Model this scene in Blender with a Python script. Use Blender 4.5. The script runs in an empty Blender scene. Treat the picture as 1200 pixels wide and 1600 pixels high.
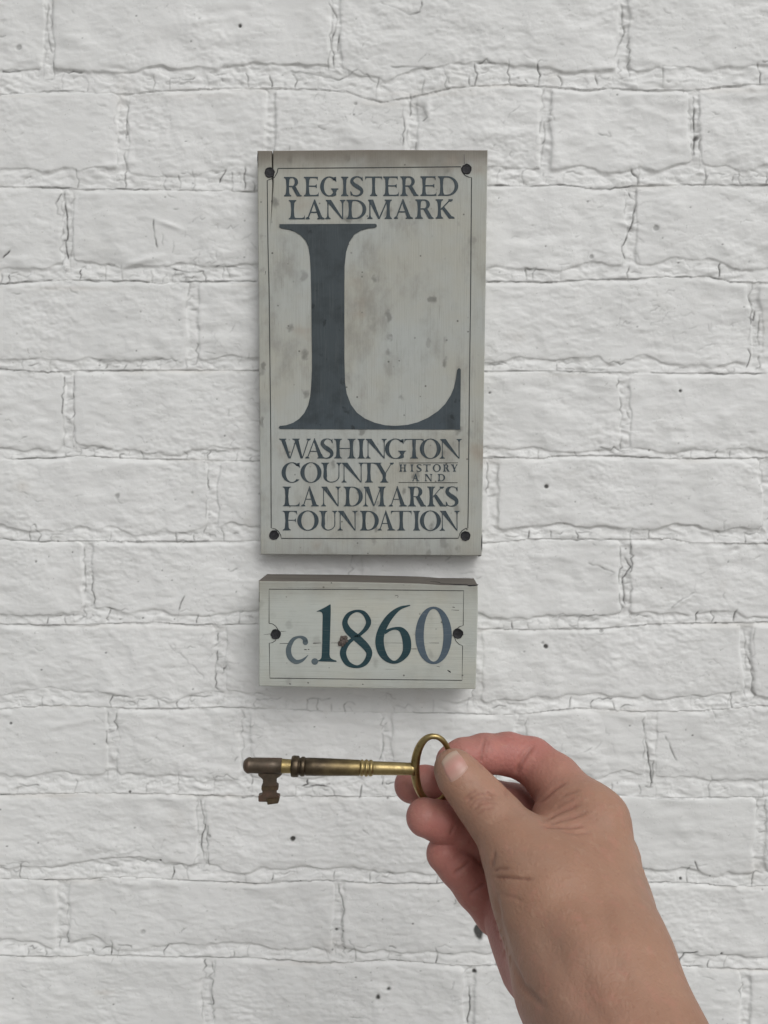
import bpy, bmesh, math, random
import numpy as np
from mathutils import Vector, Matrix

random.seed(7)
scene = bpy.context.scene
COL = scene.collection

# ------------------------------------------------------------------ camera, sky, sun, exposure
F_PX = 1203.0                                   # focal length for a 1200 px wide frame
PITCH = math.atan(75.0 / F_PX)                  # looking a little down
YAW = math.atan(40.0 / F_PX)                    # and a little to the left
DIST = 0.582                                    # metres from lens to the wall face
cam_data = bpy.data.cameras.new("camera")
cam = bpy.data.objects.new("camera", cam_data)
COL.objects.link(cam)
cam_data.sensor_fit = 'HORIZONTAL'
cam_data.sensor_width = 36.0
cam_data.lens = 36.0 * F_PX / 1200.0
cam_data.clip_start = 0.01
cam_data.clip_end = 200.0
cam.location = (0.0, -DIST, 0.0)
cam.rotation_mode = 'QUATERNION'
fwd = Vector((-math.sin(YAW) * math.cos(PITCH), math.cos(YAW) * math.cos(PITCH), -math.sin(PITCH)))
cam.rotation_quaternion = fwd.to_track_quat('-Z', 'Y')
scene.camera = cam
CAM_R = np.array(cam.rotation_quaternion.to_matrix())
CAM_P = np.array([0.0, -DIST, 0.0])

SUN_EL = math.radians(44.0)
SUN_AZ = math.radians(150.0)                    # clockwise from +Y: behind the camera, to its right
world = bpy.data.worlds.new("World")
scene.world = world
world.use_nodes = True
wn = world.node_tree.nodes
wl = world.node_tree.links
wn.clear()
w_out = wn.new('ShaderNodeOutputWorld')
w_bg = wn.new('ShaderNodeBackground')
w_sky = wn.new('ShaderNodeTexSky')
w_sky.sky_type = 'NISHITA'
w_sky.sun_disc = False
w_sky.sun_elevation = SUN_EL
w_sky.sun_rotation = SUN_AZ
w_sky.air_density = 1.0
w_sky.dust_density = 4.0
w_hsv = wn.new('ShaderNodeHueSaturation')       # an overcast sky: nearly grey
w_hsv.inputs['Saturation'].default_value = 0.10
w_bg.inputs['Strength'].default_value = 0.10
wl.new(w_sky.outputs[0], w_hsv.inputs['Color'])
wl.new(w_hsv.outputs[0], w_bg.inputs['Color'])
wl.new(w_bg.outputs[0], w_out.inputs['Surface'])

sun_data = bpy.data.lights.new("sun", 'SUN')
sun_data.energy = 1.1
sun_data.angle = math.radians(45.0)
sun_data.color = (1.0, 0.985, 0.96)
sun = bpy.data.objects.new("sun", sun_data)
COL.objects.link(sun)
sun_dir = Vector((math.sin(SUN_AZ) * math.cos(SUN_EL), math.cos(SUN_AZ) * math.cos(SUN_EL), math.sin(SUN_EL)))
sun.rotation_mode = 'QUATERNION'
sun.rotation_quaternion = sun_dir.to_track_quat('Z', 'Y')
sun.location = sun_dir * 3.0

scene.view_settings.view_transform = 'Standard'
scene.view_settings.look = 'None'
scene.view_settings.gamma = 1.0
scene.view_settings.use_curve_mapping = False
scene.view_settings.exposure = -0.05
scene.render.engine = 'CYCLES'

# ------------------------------------------------------------------ measuring helpers
def cam_pt(px, py, depth):
    """camera-frame point (metres) seen at a photo pixel at this depth"""
    px, py, depth = np.asarray(px, float), np.asarray(py, float), np.asarray(depth, float)
    return np.stack([(px - 600) / F_PX * depth, -(py - 800) / F_PX * depth, -depth + 0 * px], -1)

def to_world(pc):
    return pc @ CAM_R.T + CAM_P

def world_pt(px, py, depth):
    return to_world(cam_pt(px, py, depth))

def on_plane(px, py, y):
    d = cam_pt(px, py, 1.0) @ CAM_R.T
    t = (y - CAM_P[1]) / d[..., 1]
    return CAM_P + d * t[..., None]

def pix(P):
    q = (P - CAM_P) @ CAM_R
    return 600 + F_PX * q[..., 0] / -q[..., 2], 800 - F_PX * q[..., 1] / -q[..., 2]

def fast_mesh(name, verts, quads):
    m = bpy.data.meshes.new(name)
    verts = np.ascontiguousarray(verts, np.float32)
    quads = np.ascontiguousarray(quads, np.int32)
    m.vertices.add(len(verts)); m.vertices.foreach_set('co', verts.ravel())
    k = quads.shape[1]
    m.loops.add(quads.size); m.loops.foreach_set('vertex_index', quads.ravel())
    m.polygons.add(len(quads))
    m.polygons.foreach_set('loop_start', np.arange(len(quads), dtype=np.int32) * k)
    m.polygons.foreach_set('loop_total', np.full(len(quads), k, np.int32))
    m.update(calc_edges=True)
    m.validate()
    m.polygons.foreach_set('use_smooth', np.ones(len(m.polygons), bool))
    return m

def add_attr(m, name, arr):
    a = m.attributes.new(name, 'FLOAT', 'POINT')
    a.data.foreach_set('value', np.ascontiguousarray(arr, np.float32))

def link(name, mesh, mat, parent=None):
    o = bpy.data.objects.new(name, mesh)
    COL.objects.link(o)
    if mat is not None:
        for mm in (mat if isinstance(mat, (list, tuple)) else [mat]):
            mesh.materials.append(mm)
    if parent is not None:
        o.parent = parent
    return o

def empty(name, loc, label, cat, group=None):
    o = bpy.data.objects.new(name, None)
    COL.objects.link(o)
    o.location = loc
    o.empty_display_size = 0.02
    o['label'] = label; o['category'] = cat
    if group: o['group'] = group
    return o

def shift(m, parent):
    m.transform(Matrix.Translation(-Vector(parent.location)))
    return m

# ------------------------------------------------------------------ material helpers
def new_mat(name):
    m = bpy.data.materials.new(name)
    m.use_nodes = True
    nt = m.node_tree
    b = nt.nodes['Principled BSDF']
    return m, nt, b

def N(nt, kind, **kw):
    n = nt.nodes.new(kind)
    for k, v in kw.items():
        if k in n.inputs: n.inputs[k].default_value = v
        else: setattr(n, k, v)
    return n

def noise(nt, vec, scale, detail=4, rough=0.55, mapping=None):
    n = nt.nodes.new('ShaderNodeTexNoise')
    n.inputs['Scale'].default_value = scale
    n.inputs['Detail'].default_value = detail
    n.inputs['Roughness'].default_value = rough
    if mapping:
        mp = nt.nodes.new('ShaderNodeMapping')
        mp.inputs['Scale'].default_value = mapping
        nt.links.new(vec, mp.inputs['Vector'])
        vec = mp.outputs[0]
    nt.links.new(vec, n.inputs['Vector'])
    return n.outputs['Fac']

def ramp(nt, fac, stops):
    r = nt.nodes.new('ShaderNodeValToRGB')
    el = r.color_ramp.elements
    while len(el) > 1: el.remove(el[-1])
    for i, (p, c) in enumerate(stops):
        e = el[0] if i == 0 else el.new(p)
        e.position = p
        e.color = c if len(c) == 4 else (*c, 1)
    nt.links.new(fac, r.inputs['Fac'])
    return r.outputs['Color']

def mix(nt, fac, a, b, mode='MIX'):
    m = nt.nodes.new('ShaderNodeMix')
    m.data_type = 'RGBA'; m.blend_type = mode
    for sock, v in ((m.inputs['Factor'], fac), (m.inputs[6], a), (m.inputs[7], b)):
        if hasattr(v, 'links'): nt.links.new(v, sock)
        else: sock.default_value = v if not isinstance(v, tuple) else (*v, 1)[:4]
    return m.outputs[2]

def math_n(nt, op, a, b=0.0, clamp=False):
    m = nt.nodes.new('ShaderNodeMath'); m.operation = op; m.use_clamp = clamp
    for s, v in ((m.inputs[0], a), (m.inputs[1], b)):
        if hasattr(v, 'links'): nt.links.new(v, s)
        else: s.default_value = v
    return m.outputs[0]

def maprange(nt, v, a, b, c=0.0, d=1.0):
    m = nt.nodes.new('ShaderNodeMapRange'); m.interpolation_type = 'SMOOTHSTEP'
    nt.links.new(v, m.inputs['Value'])
    for k, x in zip(('From Min', 'From Max', 'To Min', 'To Max'), (a, b, c, d)): m.inputs[k].default_value = x
    return m.outputs[0]

def bump(nt, bsdf, heights):
    prev = None
    for h, dist, st in heights:
        b = nt.nodes.new('ShaderNodeBump')
        b.inputs['Strength'].default_value = st
        b.inputs['Distance'].default_value = dist
        nt.links.new(h, b.inputs['Height'])
        if prev is not None: nt.links.new(prev, b.inputs['Normal'])
        prev = b.outputs[0]
    nt.links.new(prev, bsdf.inputs['Normal'])

def attr(nt, name):
    a = nt.nodes.new('ShaderNodeAttribute'); a.attribute_name = name
    return a.outputs['Fac']

def geo_pos(nt):
    return nt.nodes.new('ShaderNodeNewGeometry').outputs['Position']

# painted masonry
def paint_material():
    m, nt, b = new_mat('white_masonry_paint')
    P = geo_pos(nt)
    big = noise(nt, P, 5, 3)
    base = ramp(nt, big, [(0.3, (0.675, 0.682, 0.675)), (0.7, (0.735, 0.74, 0.735))])
    mott = noise(nt, P, 45, 5, 0.65)
    base = mix(nt, maprange(nt, mott, 0.52, 0.75, 0, 0.35), base, (0.60, 0.60, 0.58))
    sp = noise(nt, P, 330, 2, 0.5)
    base = mix(nt, maprange(nt, sp, 0.70, 0.76, 0, 0.35), base, (0.36, 0.36, 0.34))
    base = mix(nt, attr(nt, 'stain'), base, (0.42, 0.37, 0.31))
    base = mix(nt, attr(nt, 'dirt_shade'), base, (0.065, 0.065, 0.062))  # dark colour in cracks and pits: dirt, with their shade painted in
    nt.links.new(base, b.inputs['Base Color'])
    b.inputs['Roughness'].default_value = 0.55
    b.inputs['Specular IOR Level'].default_value = 0.35
    f1 = noise(nt, P, 260, 4, 0.6)
    f2 = noise(nt, P, 900, 2, 0.5)
    f3 = noise(nt, P, 90, 5, 0.7, (1, 1, 2.6))
    bump(nt, b, [(f3, 0.0005, 0.22), (f1, 0.0003, 0.35), (f2, 0.0001, 0.45)])
    return m
M_PAINT = paint_material()

# ------------------------------------------------------------------ ground
def ground_material():
    m, nt, b = new_mat('pavement_concrete')
    P = geo_pos(nt)
    c = ramp(nt, noise(nt, P, 3, 6), [(0.3, (0.24, 0.235, 0.22)), (0.7, (0.34, 0.33, 0.31))])
    nt.links.new(c, b.inputs['Base Color'])
    b.inputs['Roughness'].default_value = 0.9
    return m
gm = bpy.data.meshes.new('ground')
gm.from_pydata([(-40, -60, -1.5), (40, -60, -1.5), (40, 6, -1.5), (-40, 6, -1.5)], [], [(0, 1, 2, 3)])
g = link('ground', gm, ground_material())
g['kind'] = 'structure'

# ------------------------------------------------------------------ painted brick wall
X0, X1, Z0, Z1, RS = -0.392, 0.352, -0.512, 0.442, 0.0005
NX, NZ = int((X1 - X0) / RS) + 1, int((Z1 - Z0) / RS) + 1
fx = np.fft.rfftfreq(NX, RS); fz = np.fft.fftfreq(NZ, RS)
def fnoise(seed, lx, lz=None):
    """smooth random relief with feature size lx, lz (metres), unit deviation"""
    lz = lz or lx
    r = np.random.default_rng(seed).standard_normal((NZ, NX)).astype(np.float32)
    g = np.exp(-0.5 * ((fx[None, :] * lx * 2.2) ** 2 + (fz[:, None] * lz * 2.2) ** 2))
    o = np.fft.irfft2(np.fft.rfft2(r) * g, s=(NZ, NX)).astype(np.float32)
    return o / o.std()

LINES = [  # top edge of each course, followed across the wall
 [(-200, -170), (1400, -172)],
 [(-200, -8), (300, -12), (700, -14), (1400, -20)],
 [(-200, 151), (0, 149), (50, 144), (100, 142), (170, 146), (215, 146), (260, 142), (320, 139), (430, 138), (475, 140), (540, 142), (565, 152), (600, 161), (640, 152), (700, 138), (790, 132), (850, 135), (910, 142), (950, 138), (1015, 141), (1080, 142), (1140, 133), (1200, 132), (1400, 128)],
 [(-200, 289), (0, 291), (100, 294), (125, 296), (200, 296), (400, 299), (600, 294), (765, 290), (840, 291), (880, 289), (940, 296), (995, 290), (1050, 289), (1200, 289), (1400, 287)],
 [(-200, 446), (0, 445), (40, 440), (125, 438), (215, 439), (250, 444), (280, 440), (400, 439), (765, 440), (850, 441), (920, 437), (985, 437), (1030, 433), (1105, 432), (1140, 440), (1200, 442), (1400, 440)],
 [(-200, 576), (0, 576), (75, 582), (110, 579), (300, 578), (400, 579), (760, 580), (850, 580), (950, 582), (1050, 583), (1200, 584), (1400, 584)],
 [(-200, 717), (0, 717), (75, 716), (125, 712), (200, 716), (300, 718), (400, 721), (760, 715), (850, 716), (880, 711), (960, 712), (1050, 717), (1200, 715), (1400, 716)],
 [(-200, 843), (0, 842), (60, 847), (125, 845), (200, 846), (320, 846), (400, 845), (760, 848), (840, 842), (910, 843), (1050, 842), (1080, 848), (1200, 850), (1400, 850)],
 [(-200, 975), (0, 975), (75, 977), (150, 975), (240, 972), (300, 976), (400, 975), (750, 982), (825, 984), (950, 981), (1025, 975), (1200, 972), (1400, 972)],
 [(-200, 1107), (0, 1107), (100, 1102), (225, 1107), (350, 1105), (530, 1112), (740, 1115), (800, 1117), (900, 1106), (1000, 1112), (1100, 1110), (1200, 1102), (1400, 1100)],
 [(-200, 1241), (0, 1241), (150, 1239), (250, 1240), (400, 1245), (500, 1244), (600, 1244), (950, 1242), (1050, 1247), (1200, 1245), (1400, 1244)],
 [(-200, 1370), (0, 1372), (100, 1375), (200, 1370), (300, 1375), (400, 1380), (500, 1375), (600, 1381), (687, 1380), (1016, 1378), (1077, 1378), (1120, 1384), (1400, 1384)],
 [(-200, 1490), (0, 1492), (75, 1495), (200, 1492), (300, 1495), (400, 1497), (500, 1505), (600, 1500), (708, 1508), (782, 1508), (1060, 1508), (1120, 1514), (1400, 1516)],
 [(-200, 1634), (1400, 1646)],
 [(-200, 1768), (1400, 1782)],
]
BAND = [24, 25, 34, 28, 24, 17, 14, 21, 20, 22, 30, 24, 22, 22, 22]      # mortar bed above each line
TOPREC = [1.0, 1.0, 0.9, 1.0, 1.1, 1.2, 1.3, 1.4, 1.6, 1.6, 1.6, 2.1, 2.1, 2.0, 2.0]
JOINTS = [
 [-140, 300, 745, 1185, 1620], [-365, 75, 525, 975, 1415], [-250, -30, 190, 425, 645, 855, 1085, 1300, 1520],
 [-335, 105, 545, 985, 1425], [-135, 303, 745, 1180, 1620], [-330, 107, 540, 975, 1410], [-105, 330, 770, 1197, 1630],
 [-300, 137, 555, 977, 1410], [-90, 345, 745, 1170, 1600], [-250, -40, 175, 385, 605, 815, 1015, 1235, 1450],
 [-120, 315, 755, 1190, 1630], [-330, 100, 530, 965, 1400], [-105, 325, 735, 1165, 1600], [-330, 100, 530, 960, 1390]]
def line_y(i, px):
    a = np.array(LINES[i], float)
    return np.interp(px, a[:, 0], a[:, 1])

# relief fields, millimetres
R_big = fnoise(1, 0.030) * 0.42 + fnoise(16, 0.016, 0.008) * .16 * np.clip(fnoise(17, .04) + .6, 0, 2)
R_pm = np.clip(.55 + .55 * fnoise(18, .045), .1, 1.8)
R_mid = fnoise(2, 0.011, 0.006) * 0.095 * R_pm
R_fine = fnoise(3, 0.0032, 0.0022) * 0.05 * R_pm[::1, ::1]
n4 = fnoise(4, 0.010, 0.0036)
R_wr = np.clip(1 - np.abs(n4) / 0.16, 0, 1) ** 2
patch = 1 / (1 + np.exp(-3.0 * (fnoise(5, 0.035) - 0.35)))
n6 = fnoise(6, 0.0075, 0.0030)
R_wr2 = np.clip(1 - np.abs(n6) / 0.12, 0, 1) ** 2
patch2 = 1 / (1 + np.exp(-4.0 * (fnoise(8, 0.028) - 0.7)))
W1 = fnoise(11, 0.016) * 1.6 + fnoise(15, 0.040) * 1.8; W2 = fnoise(12, 0.0055) * 0.65
R_mort = fnoise(13, 0.0065, 0.0035)
n19 = fnoise(19, 0.0042, 0.0026)
R_flake = np.clip(1 - np.abs(n19) / 0.22, 0, 1) * (fnoise(20, .012, .006) > -.2)
R_step = np.tanh(3.5 * fnoise(22, 0.0085, 0.0038)) * .5
zz = np.linspace(Z0, Z1, NZ)[:, None] + np.zeros((1, NX)); xx = np.linspace(X0, X1, NX)[None, :] + np.zeros((NZ, 1))
RPX, RPY = pix(np.stack([xx, 0 * xx, zz], -1))
RPX = RPX.astype(np.float32); RPY = RPY.astype(np.float32)
CR = np.zeros((NZ, NX), np.float32)      # crack depth 0..1
DI = np.zeros((NZ, NX), np.float32)      # dirt plus painted-in crack shade 0..1
LU = np.zeros((NZ, NX), np.float32)      # hand-laid lumps, mm
ST = np.zeros((NZ, NX), np.float32)      # brownish stain 0..1
rng = np.random.default_rng(21)

def to_rc(px, py):
    P = on_plane(np.asarray(px, float), np.asarray(py, float), 0.0)
    return (P[..., 2] - Z0) / RS, (P[..., 0] - X0) / RS

def crack(pts, depth=1.0, width=0.9, dirt_shade=0.9, wig=1.2):
    """a wandering crack through the paint: pts in photo pixels"""
    pts = np.array(pts, float)
    seg = np.hypot(*np.diff(pts, axis=0).T)
    s = np.concatenate([[0], np.cumsum(seg)])
    n = max(8, int(s[-1] * 2.2))
    t = np.linspace(0, s[-1], n)
    x = np.interp(t, s, pts[:, 0]); y = np.interp(t, s, pts[:, 1])
    k = max(2, int(s[-1] / 7) + 2)
    x += np.interp(t, np.linspace(0, s[-1], k), rng.normal(0, wig, k))
    y += np.interp(t, np.linspace(0, s[-1], k), rng.normal(0, wig, k))
    kk = max(3, int(s[-1] / 12) + 2)
    amp = np.clip(np.interp(t, np.linspace(0, s[-1], kk), rng.uniform(0.25, 1.25, kk)), 0, 1) * np.clip(np.minimum(t, s[-1] - t) / 4 + 0.3, 0, 1)
    r, c = to_rc(x, y)
    for dr in (-2, -1, 0, 1, 2):
        for dc in (-2, -1, 0, 1, 2):
            ri = np.round(r).astype(int) + dr; ci = np.round(c).astype(int) + dc
            ok = (ri >= 0) & (ri < NZ) & (ci >= 0) & (ci < NX)
            d2 = (ri - r) ** 2 + (ci - c) ** 2
            w = np.exp(-d2 / (2 * width ** 2)) * amp
            np.maximum.at(CR, (ri[ok], ci[ok]), (w * depth)[ok].astype(np.float32))
            np.maximum.at(DI, (ri[ok], ci[ok]), (w * dirt_shade)[ok].astype(np.float32))

def blob(px, py, rx, ry, hgt, dirt_shade=0.0, ang=0.0, stain=0.0, sharp=2.0, rough=0.0):
    m = (np.abs(RPX - px) < 3 * max(rx, ry)) & (np.abs(RPY - py) < 3 * max(rx, ry))
    ii = np.nonzero(m)
    if len(ii[0]) == 0: return
    dx = RPX[ii] - px; dy = RPY[ii] - py
    c, s = math.cos(ang), math.sin(ang)
    u = (dx * c + dy * s) / rx; v = (-dx * s + dy * c) / ry
    q = np.hypot(u, v)
    if rough: q = q + rough * (W2[ii] / 1.1) * 0.5
    w = np.exp(-np.clip(q, 0, 9) ** sharp)
    LU[ii] += (hgt * w)
    if dirt_shade: DI[ii] = np.maximum(DI[ii], dirt_shade * w)
    if stain: ST[ii] = np.maximum(ST[ii], stain * w)

# cracks running with the beds
for i in range(1, 14):
    x = -180.0
    strong = {2: .55, 3: .95, 4: .9, 5: .85, 6: .9, 7: .8, 8: .55, 9: .55, 10: .6, 11: .75, 12: .8}.get(i, .6)
    while x < 1380:
        ln = rng.uniform(25, 150)
        if rng.random() < 0.66:
            xs = np.linspace(x, x + ln, max(3, int(ln / 12)))
            crack(np.stack([xs, line_y(i, xs) + rng.uniform(-1.0, 0.6)], -1), 0.7 * strong, 0.75, 0.75 * strong, 0.8)
        x += ln + rng.uniform(2, 50)
    # short cracks across the bed and broken flakes along its upper edge
    x = -170.0
    b = BAND[i]
    while x < 1380:
        yb = float(line_y(i, x))
        h = b * rng.uniform(0.5, 1.15)
        st = rng.uniform(0.25, 1.12) ** 1.5
        crack([(x, yb), (x + rng.uniform(-3, 3), yb - h * .5), (x + rng.uniform(-5, 5), yb - h)], 0.7 * st, 0.7, 0.85 * st, 1.0)
        if rng.random() < 0.5:
            l2 = rng.uniform(8, 42)
            crack([(x, yb - h), (x + l2 * .5, yb - h + rng.uniform(-3, 3)), (x + l2, yb - h * rng.uniform(.8, 1.1))], 0.6, 0.7, rng.uniform(.25, .8), 1.5)
        if rng.random() < 0.5:
            xa = x + rng.uniform(4, 20); ya = yb - b * rng.uniform(.25, .7)
            crack([(xa, ya), (xa + rng.uniform(6, 24), ya + rng.uniform(-3, 3))], 0.5, 0.7, rng.uniform(.2, .7), 1.4)
        x += rng.uniform(10, 50) if rng.random() < .6 else rng.uniform(50, 120)
    for k in range(14):
        xa = rng.uniform(-150, 1350)
        blob(xa, float(line_y(i, xa)) - b * rng.uniform(.2, .9), rng.uniform(5, 16), rng.uniform(1.5, 4), rng.uniform(.2, .7), ang=rng.normal(0, .25))
        if i < 9: continue
# cracks down the upright joints
for r, js in enumerate(JOINTS):
    for xj in js:
        if xj < -150 or xj > 1360: continue
        yt, yb = float(line_y(r, xj)), float(line_y(r + 1, xj)) - BAND[r + 1] * .5
        for side, p in ((-1, .75), (1, .55)):
            y = yt + rng.uniform(0, 15)
            while y < yb:
                ln = rng.uniform(14, 70)
                if rng.random() < p:
                    e = min(yb, y + ln)
                    xo = xj + side * rng.uniform(5, 9)
                    st = rng.uniform(.35, 1)
                    crack([(xo + rng.uniform(-2, 2), y), (xo, (y + e) / 2), (xo + rng.uniform(-3, 3), e)], 0.7 * st, 0.75, 0.8 * st, 1.8)
                    if rng.random() < .7: crack([(xo, e), (xo - side * rng.uniform(4, 16), e + rng.uniform(-2, 4))], 0.6, 0.7, .55 * st, 1.0)
                y += ln + rng.uniform(2, 22)
        for k in range(7):
            blob(xj + rng.uniform(-8, 8), rng.uniform(yt, yb), rng.uniform(3, 8), rng.uniform(2, 6), rng.uniform(.15, .6), ang=rng.uniform(-1, 1))
# scattered hairlines on the faces
for k in range(620):
    xa, ya = rng.uniform(-100, 1300), rng.uniform(-60, 1640)
    l = rng.uniform(4, 20); a = rng.normal(0.1, 0.45)
    st = rng.uniform(.2, .8) ** 1.5
    crack([(xa, ya), (xa + l * .5 * math.cos(a), ya + l * .5 * math.sin(a) + rng.uniform(-2, 2)), (xa + l * math.cos(a), ya + l * math.sin(a))], 0.5 * st + .1, 0.65, .6 * st, 1.2)
# crazed patches
for cx, cy, w, h, n in ((330, 380, 90, 60, 46), (1040, 490, 130, 60, 40), (560, 190, 90, 45, 30), (960, 350, 60, 60, 20), (330, 540, 60, 40, 20), (810, 230, 70, 60, 22), (1160, 800, 40, 60, 14),
                        (400, 640, 40, 60, 14), (1150, 1060, 50, 60, 14), (900, 1190, 60, 50, 16), (230, 1330, 80, 30, 12), (1000, 900, 120, 30, 12), (330, 1010, 50, 50, 22), (400, 1150, 40, 60, 16), (720, 1530, 40, 50, 16)):
    for k in range(n):
        xa, ya = rng.normal(cx, w * .55), rng.normal(cy, h * .55)
        a = rng.normal(0, .35) if rng.random() < .68 else rng.normal(1.5, .3)
        l = rng.uniform(6, 22)
        st = rng.uniform(.2, .75)
        crack([(xa, ya), (xa + l * math.cos(a), ya + l * math.sin(a))], .5 * st, .65, .55 * st, 1.8)
# features read off the photograph
for pts, st in (([(100, 300), (103, 330), (106, 360), (103, 385), (107, 405)], 1.0), ([(97, 302), (88, 318), (90, 333), (102, 336)], .8), ([(98, 375), (114, 378)], .8),
    ([(640, 147), (646, 160), (660, 168), (668, 184), (660, 190)], .8), ([(628, 178), (632, 200), (628, 230)], .8), ([(983, 300), (992, 312), (990, 345), (980, 370), (970, 392), (975, 405)], 1.0),
    ([(985, 265), (995, 275), (997, 290)], 1.0), ([(1083, 150), (1084, 190), (1084, 220), (1085, 245)], 1.0), ([(850, 190), (853, 210), (848, 225)], .8),
    ([(1100, 262), (1104, 280), (1096, 295)], .7), ([(1180, 485), (1178, 500), (1170, 495)], 1.0), ([(240, 343), (242, 372), (246, 388)], .8), ([(382, 262), (384, 298)], .8), ([(300, 268), (305, 285), (302, 296)], .6),
    ([(335, 270), (352, 264), (342, 285)], .9), ([(268, 420), (285, 424), (300, 425), (318, 424), (322, 440)], .9), ([(336, 418), (350, 412), (360, 434)], 1.0), ([(560, 1060), (575, 1060)], .5),
    ([(372, 888), (358, 895)], .7), ([(288, 930), (279, 954)], .9), ([(125, 962), (133, 964), (120, 968)], 1.2), ([(265, 1008), (290, 1030), (320, 1060)], .4), ([(365, 1190), (372, 1180)], .5),
    ([(480, 1217), (482, 1227), (472, 1228)], 1.2), ([(483, 1228), (498, 1227), (516, 1230), (526, 1248)], .9), ([(566, 1228), (560, 1248)], .8), ([(376, 1246), (398, 1245)], 1.3),
    ([(313, 1250), (320, 1290), (313, 1320), (320, 1345)], .9), ([(545, 1465), (553, 1480), (545, 1490)], .8), ([(528, 1380), (538, 1420), (534, 1440)], .8), ([(732, 1540), (735, 1560), (730, 1600)], .9),
    ([(920, 880), (948, 890), (960, 895)], .7), ([(1048, 950), (1060, 938), (1085, 926)], .5), ([(975, 870), (985, 885), (973, 905), (976, 945)], .8), ([(1005, 1130), (1010, 1160), (1014, 1185), (1020, 1225)], 1.0),
    ([(1040, 1150), (1050, 1175), (1058, 1190)], .7), ([(1163, 1010), (1170, 1030), (1175, 1050)], .7), ([(870, 575), (880, 578)], .8), ([(1060, 1505), (1068, 1490), (1092, 1488)], .9), ([(1085, 1345), (1092, 1362)], .9),
    ([(935, 210), (955, 213), (950, 205)], .6), ([(5, 403), (16, 392)], 1.1), ([(595, 5), (640, 22), (655, 20), (660, 2)], .8), ([(75, 5), (72, 40), (80, 85)], .5), ([(515, 5), (528, 30), (520, 60), (512, 110)], .7), ([(970, 5), (975, 50), (960, 90)], .8),
    ([(455, 110), (530, 125), (560, 108), (590, 130)], .7), ([(610, 105), (650, 104), (680, 108)], .7), ([(700, 120), (702, 132)], .9), ([(733, 118), (733, 134)], .8), ([(930, 118), (932, 134)], .9), ([(820, 122), (824, 130)], .9)):
    crack(pts, .9 * st, .8, min(1, .95 * st), .9)
for a in ((655, 172, 14, 18, -2.2, .12), (668, 172, 6, 14, 1.6, 0)):
    blob(a[0], a[1], a[2], a[3], a[4], dirt_shade=a[5])
for px, py, l, h, ang, hg in ((225, 407, 26, 5, -.25, 1.2), (268, 352, 20, 4, .35, 1.0), (170, 260, 34, 5, -.2, .9), (190, 108, 22, 4, .15, -.9), (40, 112, 40, 8, .2, -.7), (330, 30, 60, 6, -.15, .6),
    (985, 352, 18, 4, .3, .9), (1040, 545, 30, 7, .1, -.8), (860, 870, 40, 5, .1, .5), (1065, 940, 26, 4, -.5, .9), (1145, 852, 12, 7, 0, 1.2), (1150, 858, 6, 4, 0, -1.1), (355, 1030, 12, 8, .8, 1.0),
    (170, 1080, 14, 5, 0, 1.1), (30, 985, 22, 6, .2, .7), (560, 1160, 22, 5, -.8, .6), (980, 1120, 18, 6, .2, .8), (110, 1130, 40, 5, -.1, .6), (280, 795, 20, 4, -.3, .5), (480, 1500, 40, 5, .05, .7), (585, 1130, 26, 4, .1, .5),
    (920, 230, 30, 5, -.3, .4), (1150, 150, 24, 8, .1, .6), (1010, 158, 12, 10, .3, -.6), (205, 1380, 30, 4, .1, .8), (100, 825, 20, 6, 0, -.5)):
    blob(px, py, l, h, hg, ang=ang)
for px, py, r, d in ((457, 1310, 3.6, 1), (525, 1452, 3.0, 1), (520, 1485, 3.4, 1), (606, 1545, 4.6, 1), (592, 1559, 4.2, 1), (748, 1457, 8, 1), (605, 1247, 3.2, .9), (579, 1518, 2.0, .9), (853, 1009, 2.6, .9),
    (853, 759, 2.2, .9), (1025, 357, 3.6, .4), (1084, 218, 5, .8), (16, 1130, 2.4, 1), (372, 905, 2.0, .9), (203, 1237, 1.6, .9), (375, 39, 2, .8), (312, 30, 2, .3), (30, 73, 3.4, .4), (184, 775, 4, .45), (1192, 1012, 2.4, .9),
    (924, 400, 2.4, .5), (712, 351, 1.6, .8), (1062, 610, 2.2, .9), (762, 606, 2.6, .9), (765, 613, 2.2, .9), (327, 1306, 2.6, .5), (250, 1345, 1.6, .7), (300, 769, 3, .5), (741, 1517, 3, .8), (1127, 1490, 2, .8), (57, 877, 2, .6),
    (940, 985, 2.5, .5), (848, 1004, 2, .4), (556, 162, 3, .5), (224, 1455, 3, .3), (470, 1376, 2.0, .8), (1063, 1372, 2, .8)):
    blob(px, py, r, r, -0.7, dirt_shade=d, sharp=4.5, rough=1.3)
for qx, qy, ex, ey in ((711, 1404, 713, 1411), (713, 1411, 709, 1413), (719, 1403, 721, 1410), (721, 1406, 726, 1408), (727, 1406, 731, 1412), (722, 1414, 723, 1416)):
    crack([(qx, qy), (ex, ey)], .3, .7, .8, .2)
for dx, dy in ((5, -14), (9, -7), (10, 1), (3, 8), (-4, 6)):
    crack([(748, 1457), (748 + dx, 1457 + dy)], 1, .9, 1, .2)
for px, py, rx, ry, s in ((36, 760, 11, 9, .28), (162, 1552, 12, 4, .30), (540, 452, 8, 4, .2), (120, 450, 60, 4, .22), (300, 150, 80, 5, .14), (600, 162, 40, 6, .2), (480, 1505, 60, 4, .2), (80, 1243, 90, 4, .25), (520, 1478, 22, 14, .12),
                          (724, 1410, 14, 5, .5), (190, 150, 10, 30, .12), (1150, 140, 60, 5, .2), (420, 445, 60, 3, .2), (330, 1243, 60, 3, .18), (1200, 500, 12, 20, .15)):
    blob(px, py, rx, ry, 0, stain=s, rough=.4)
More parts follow.
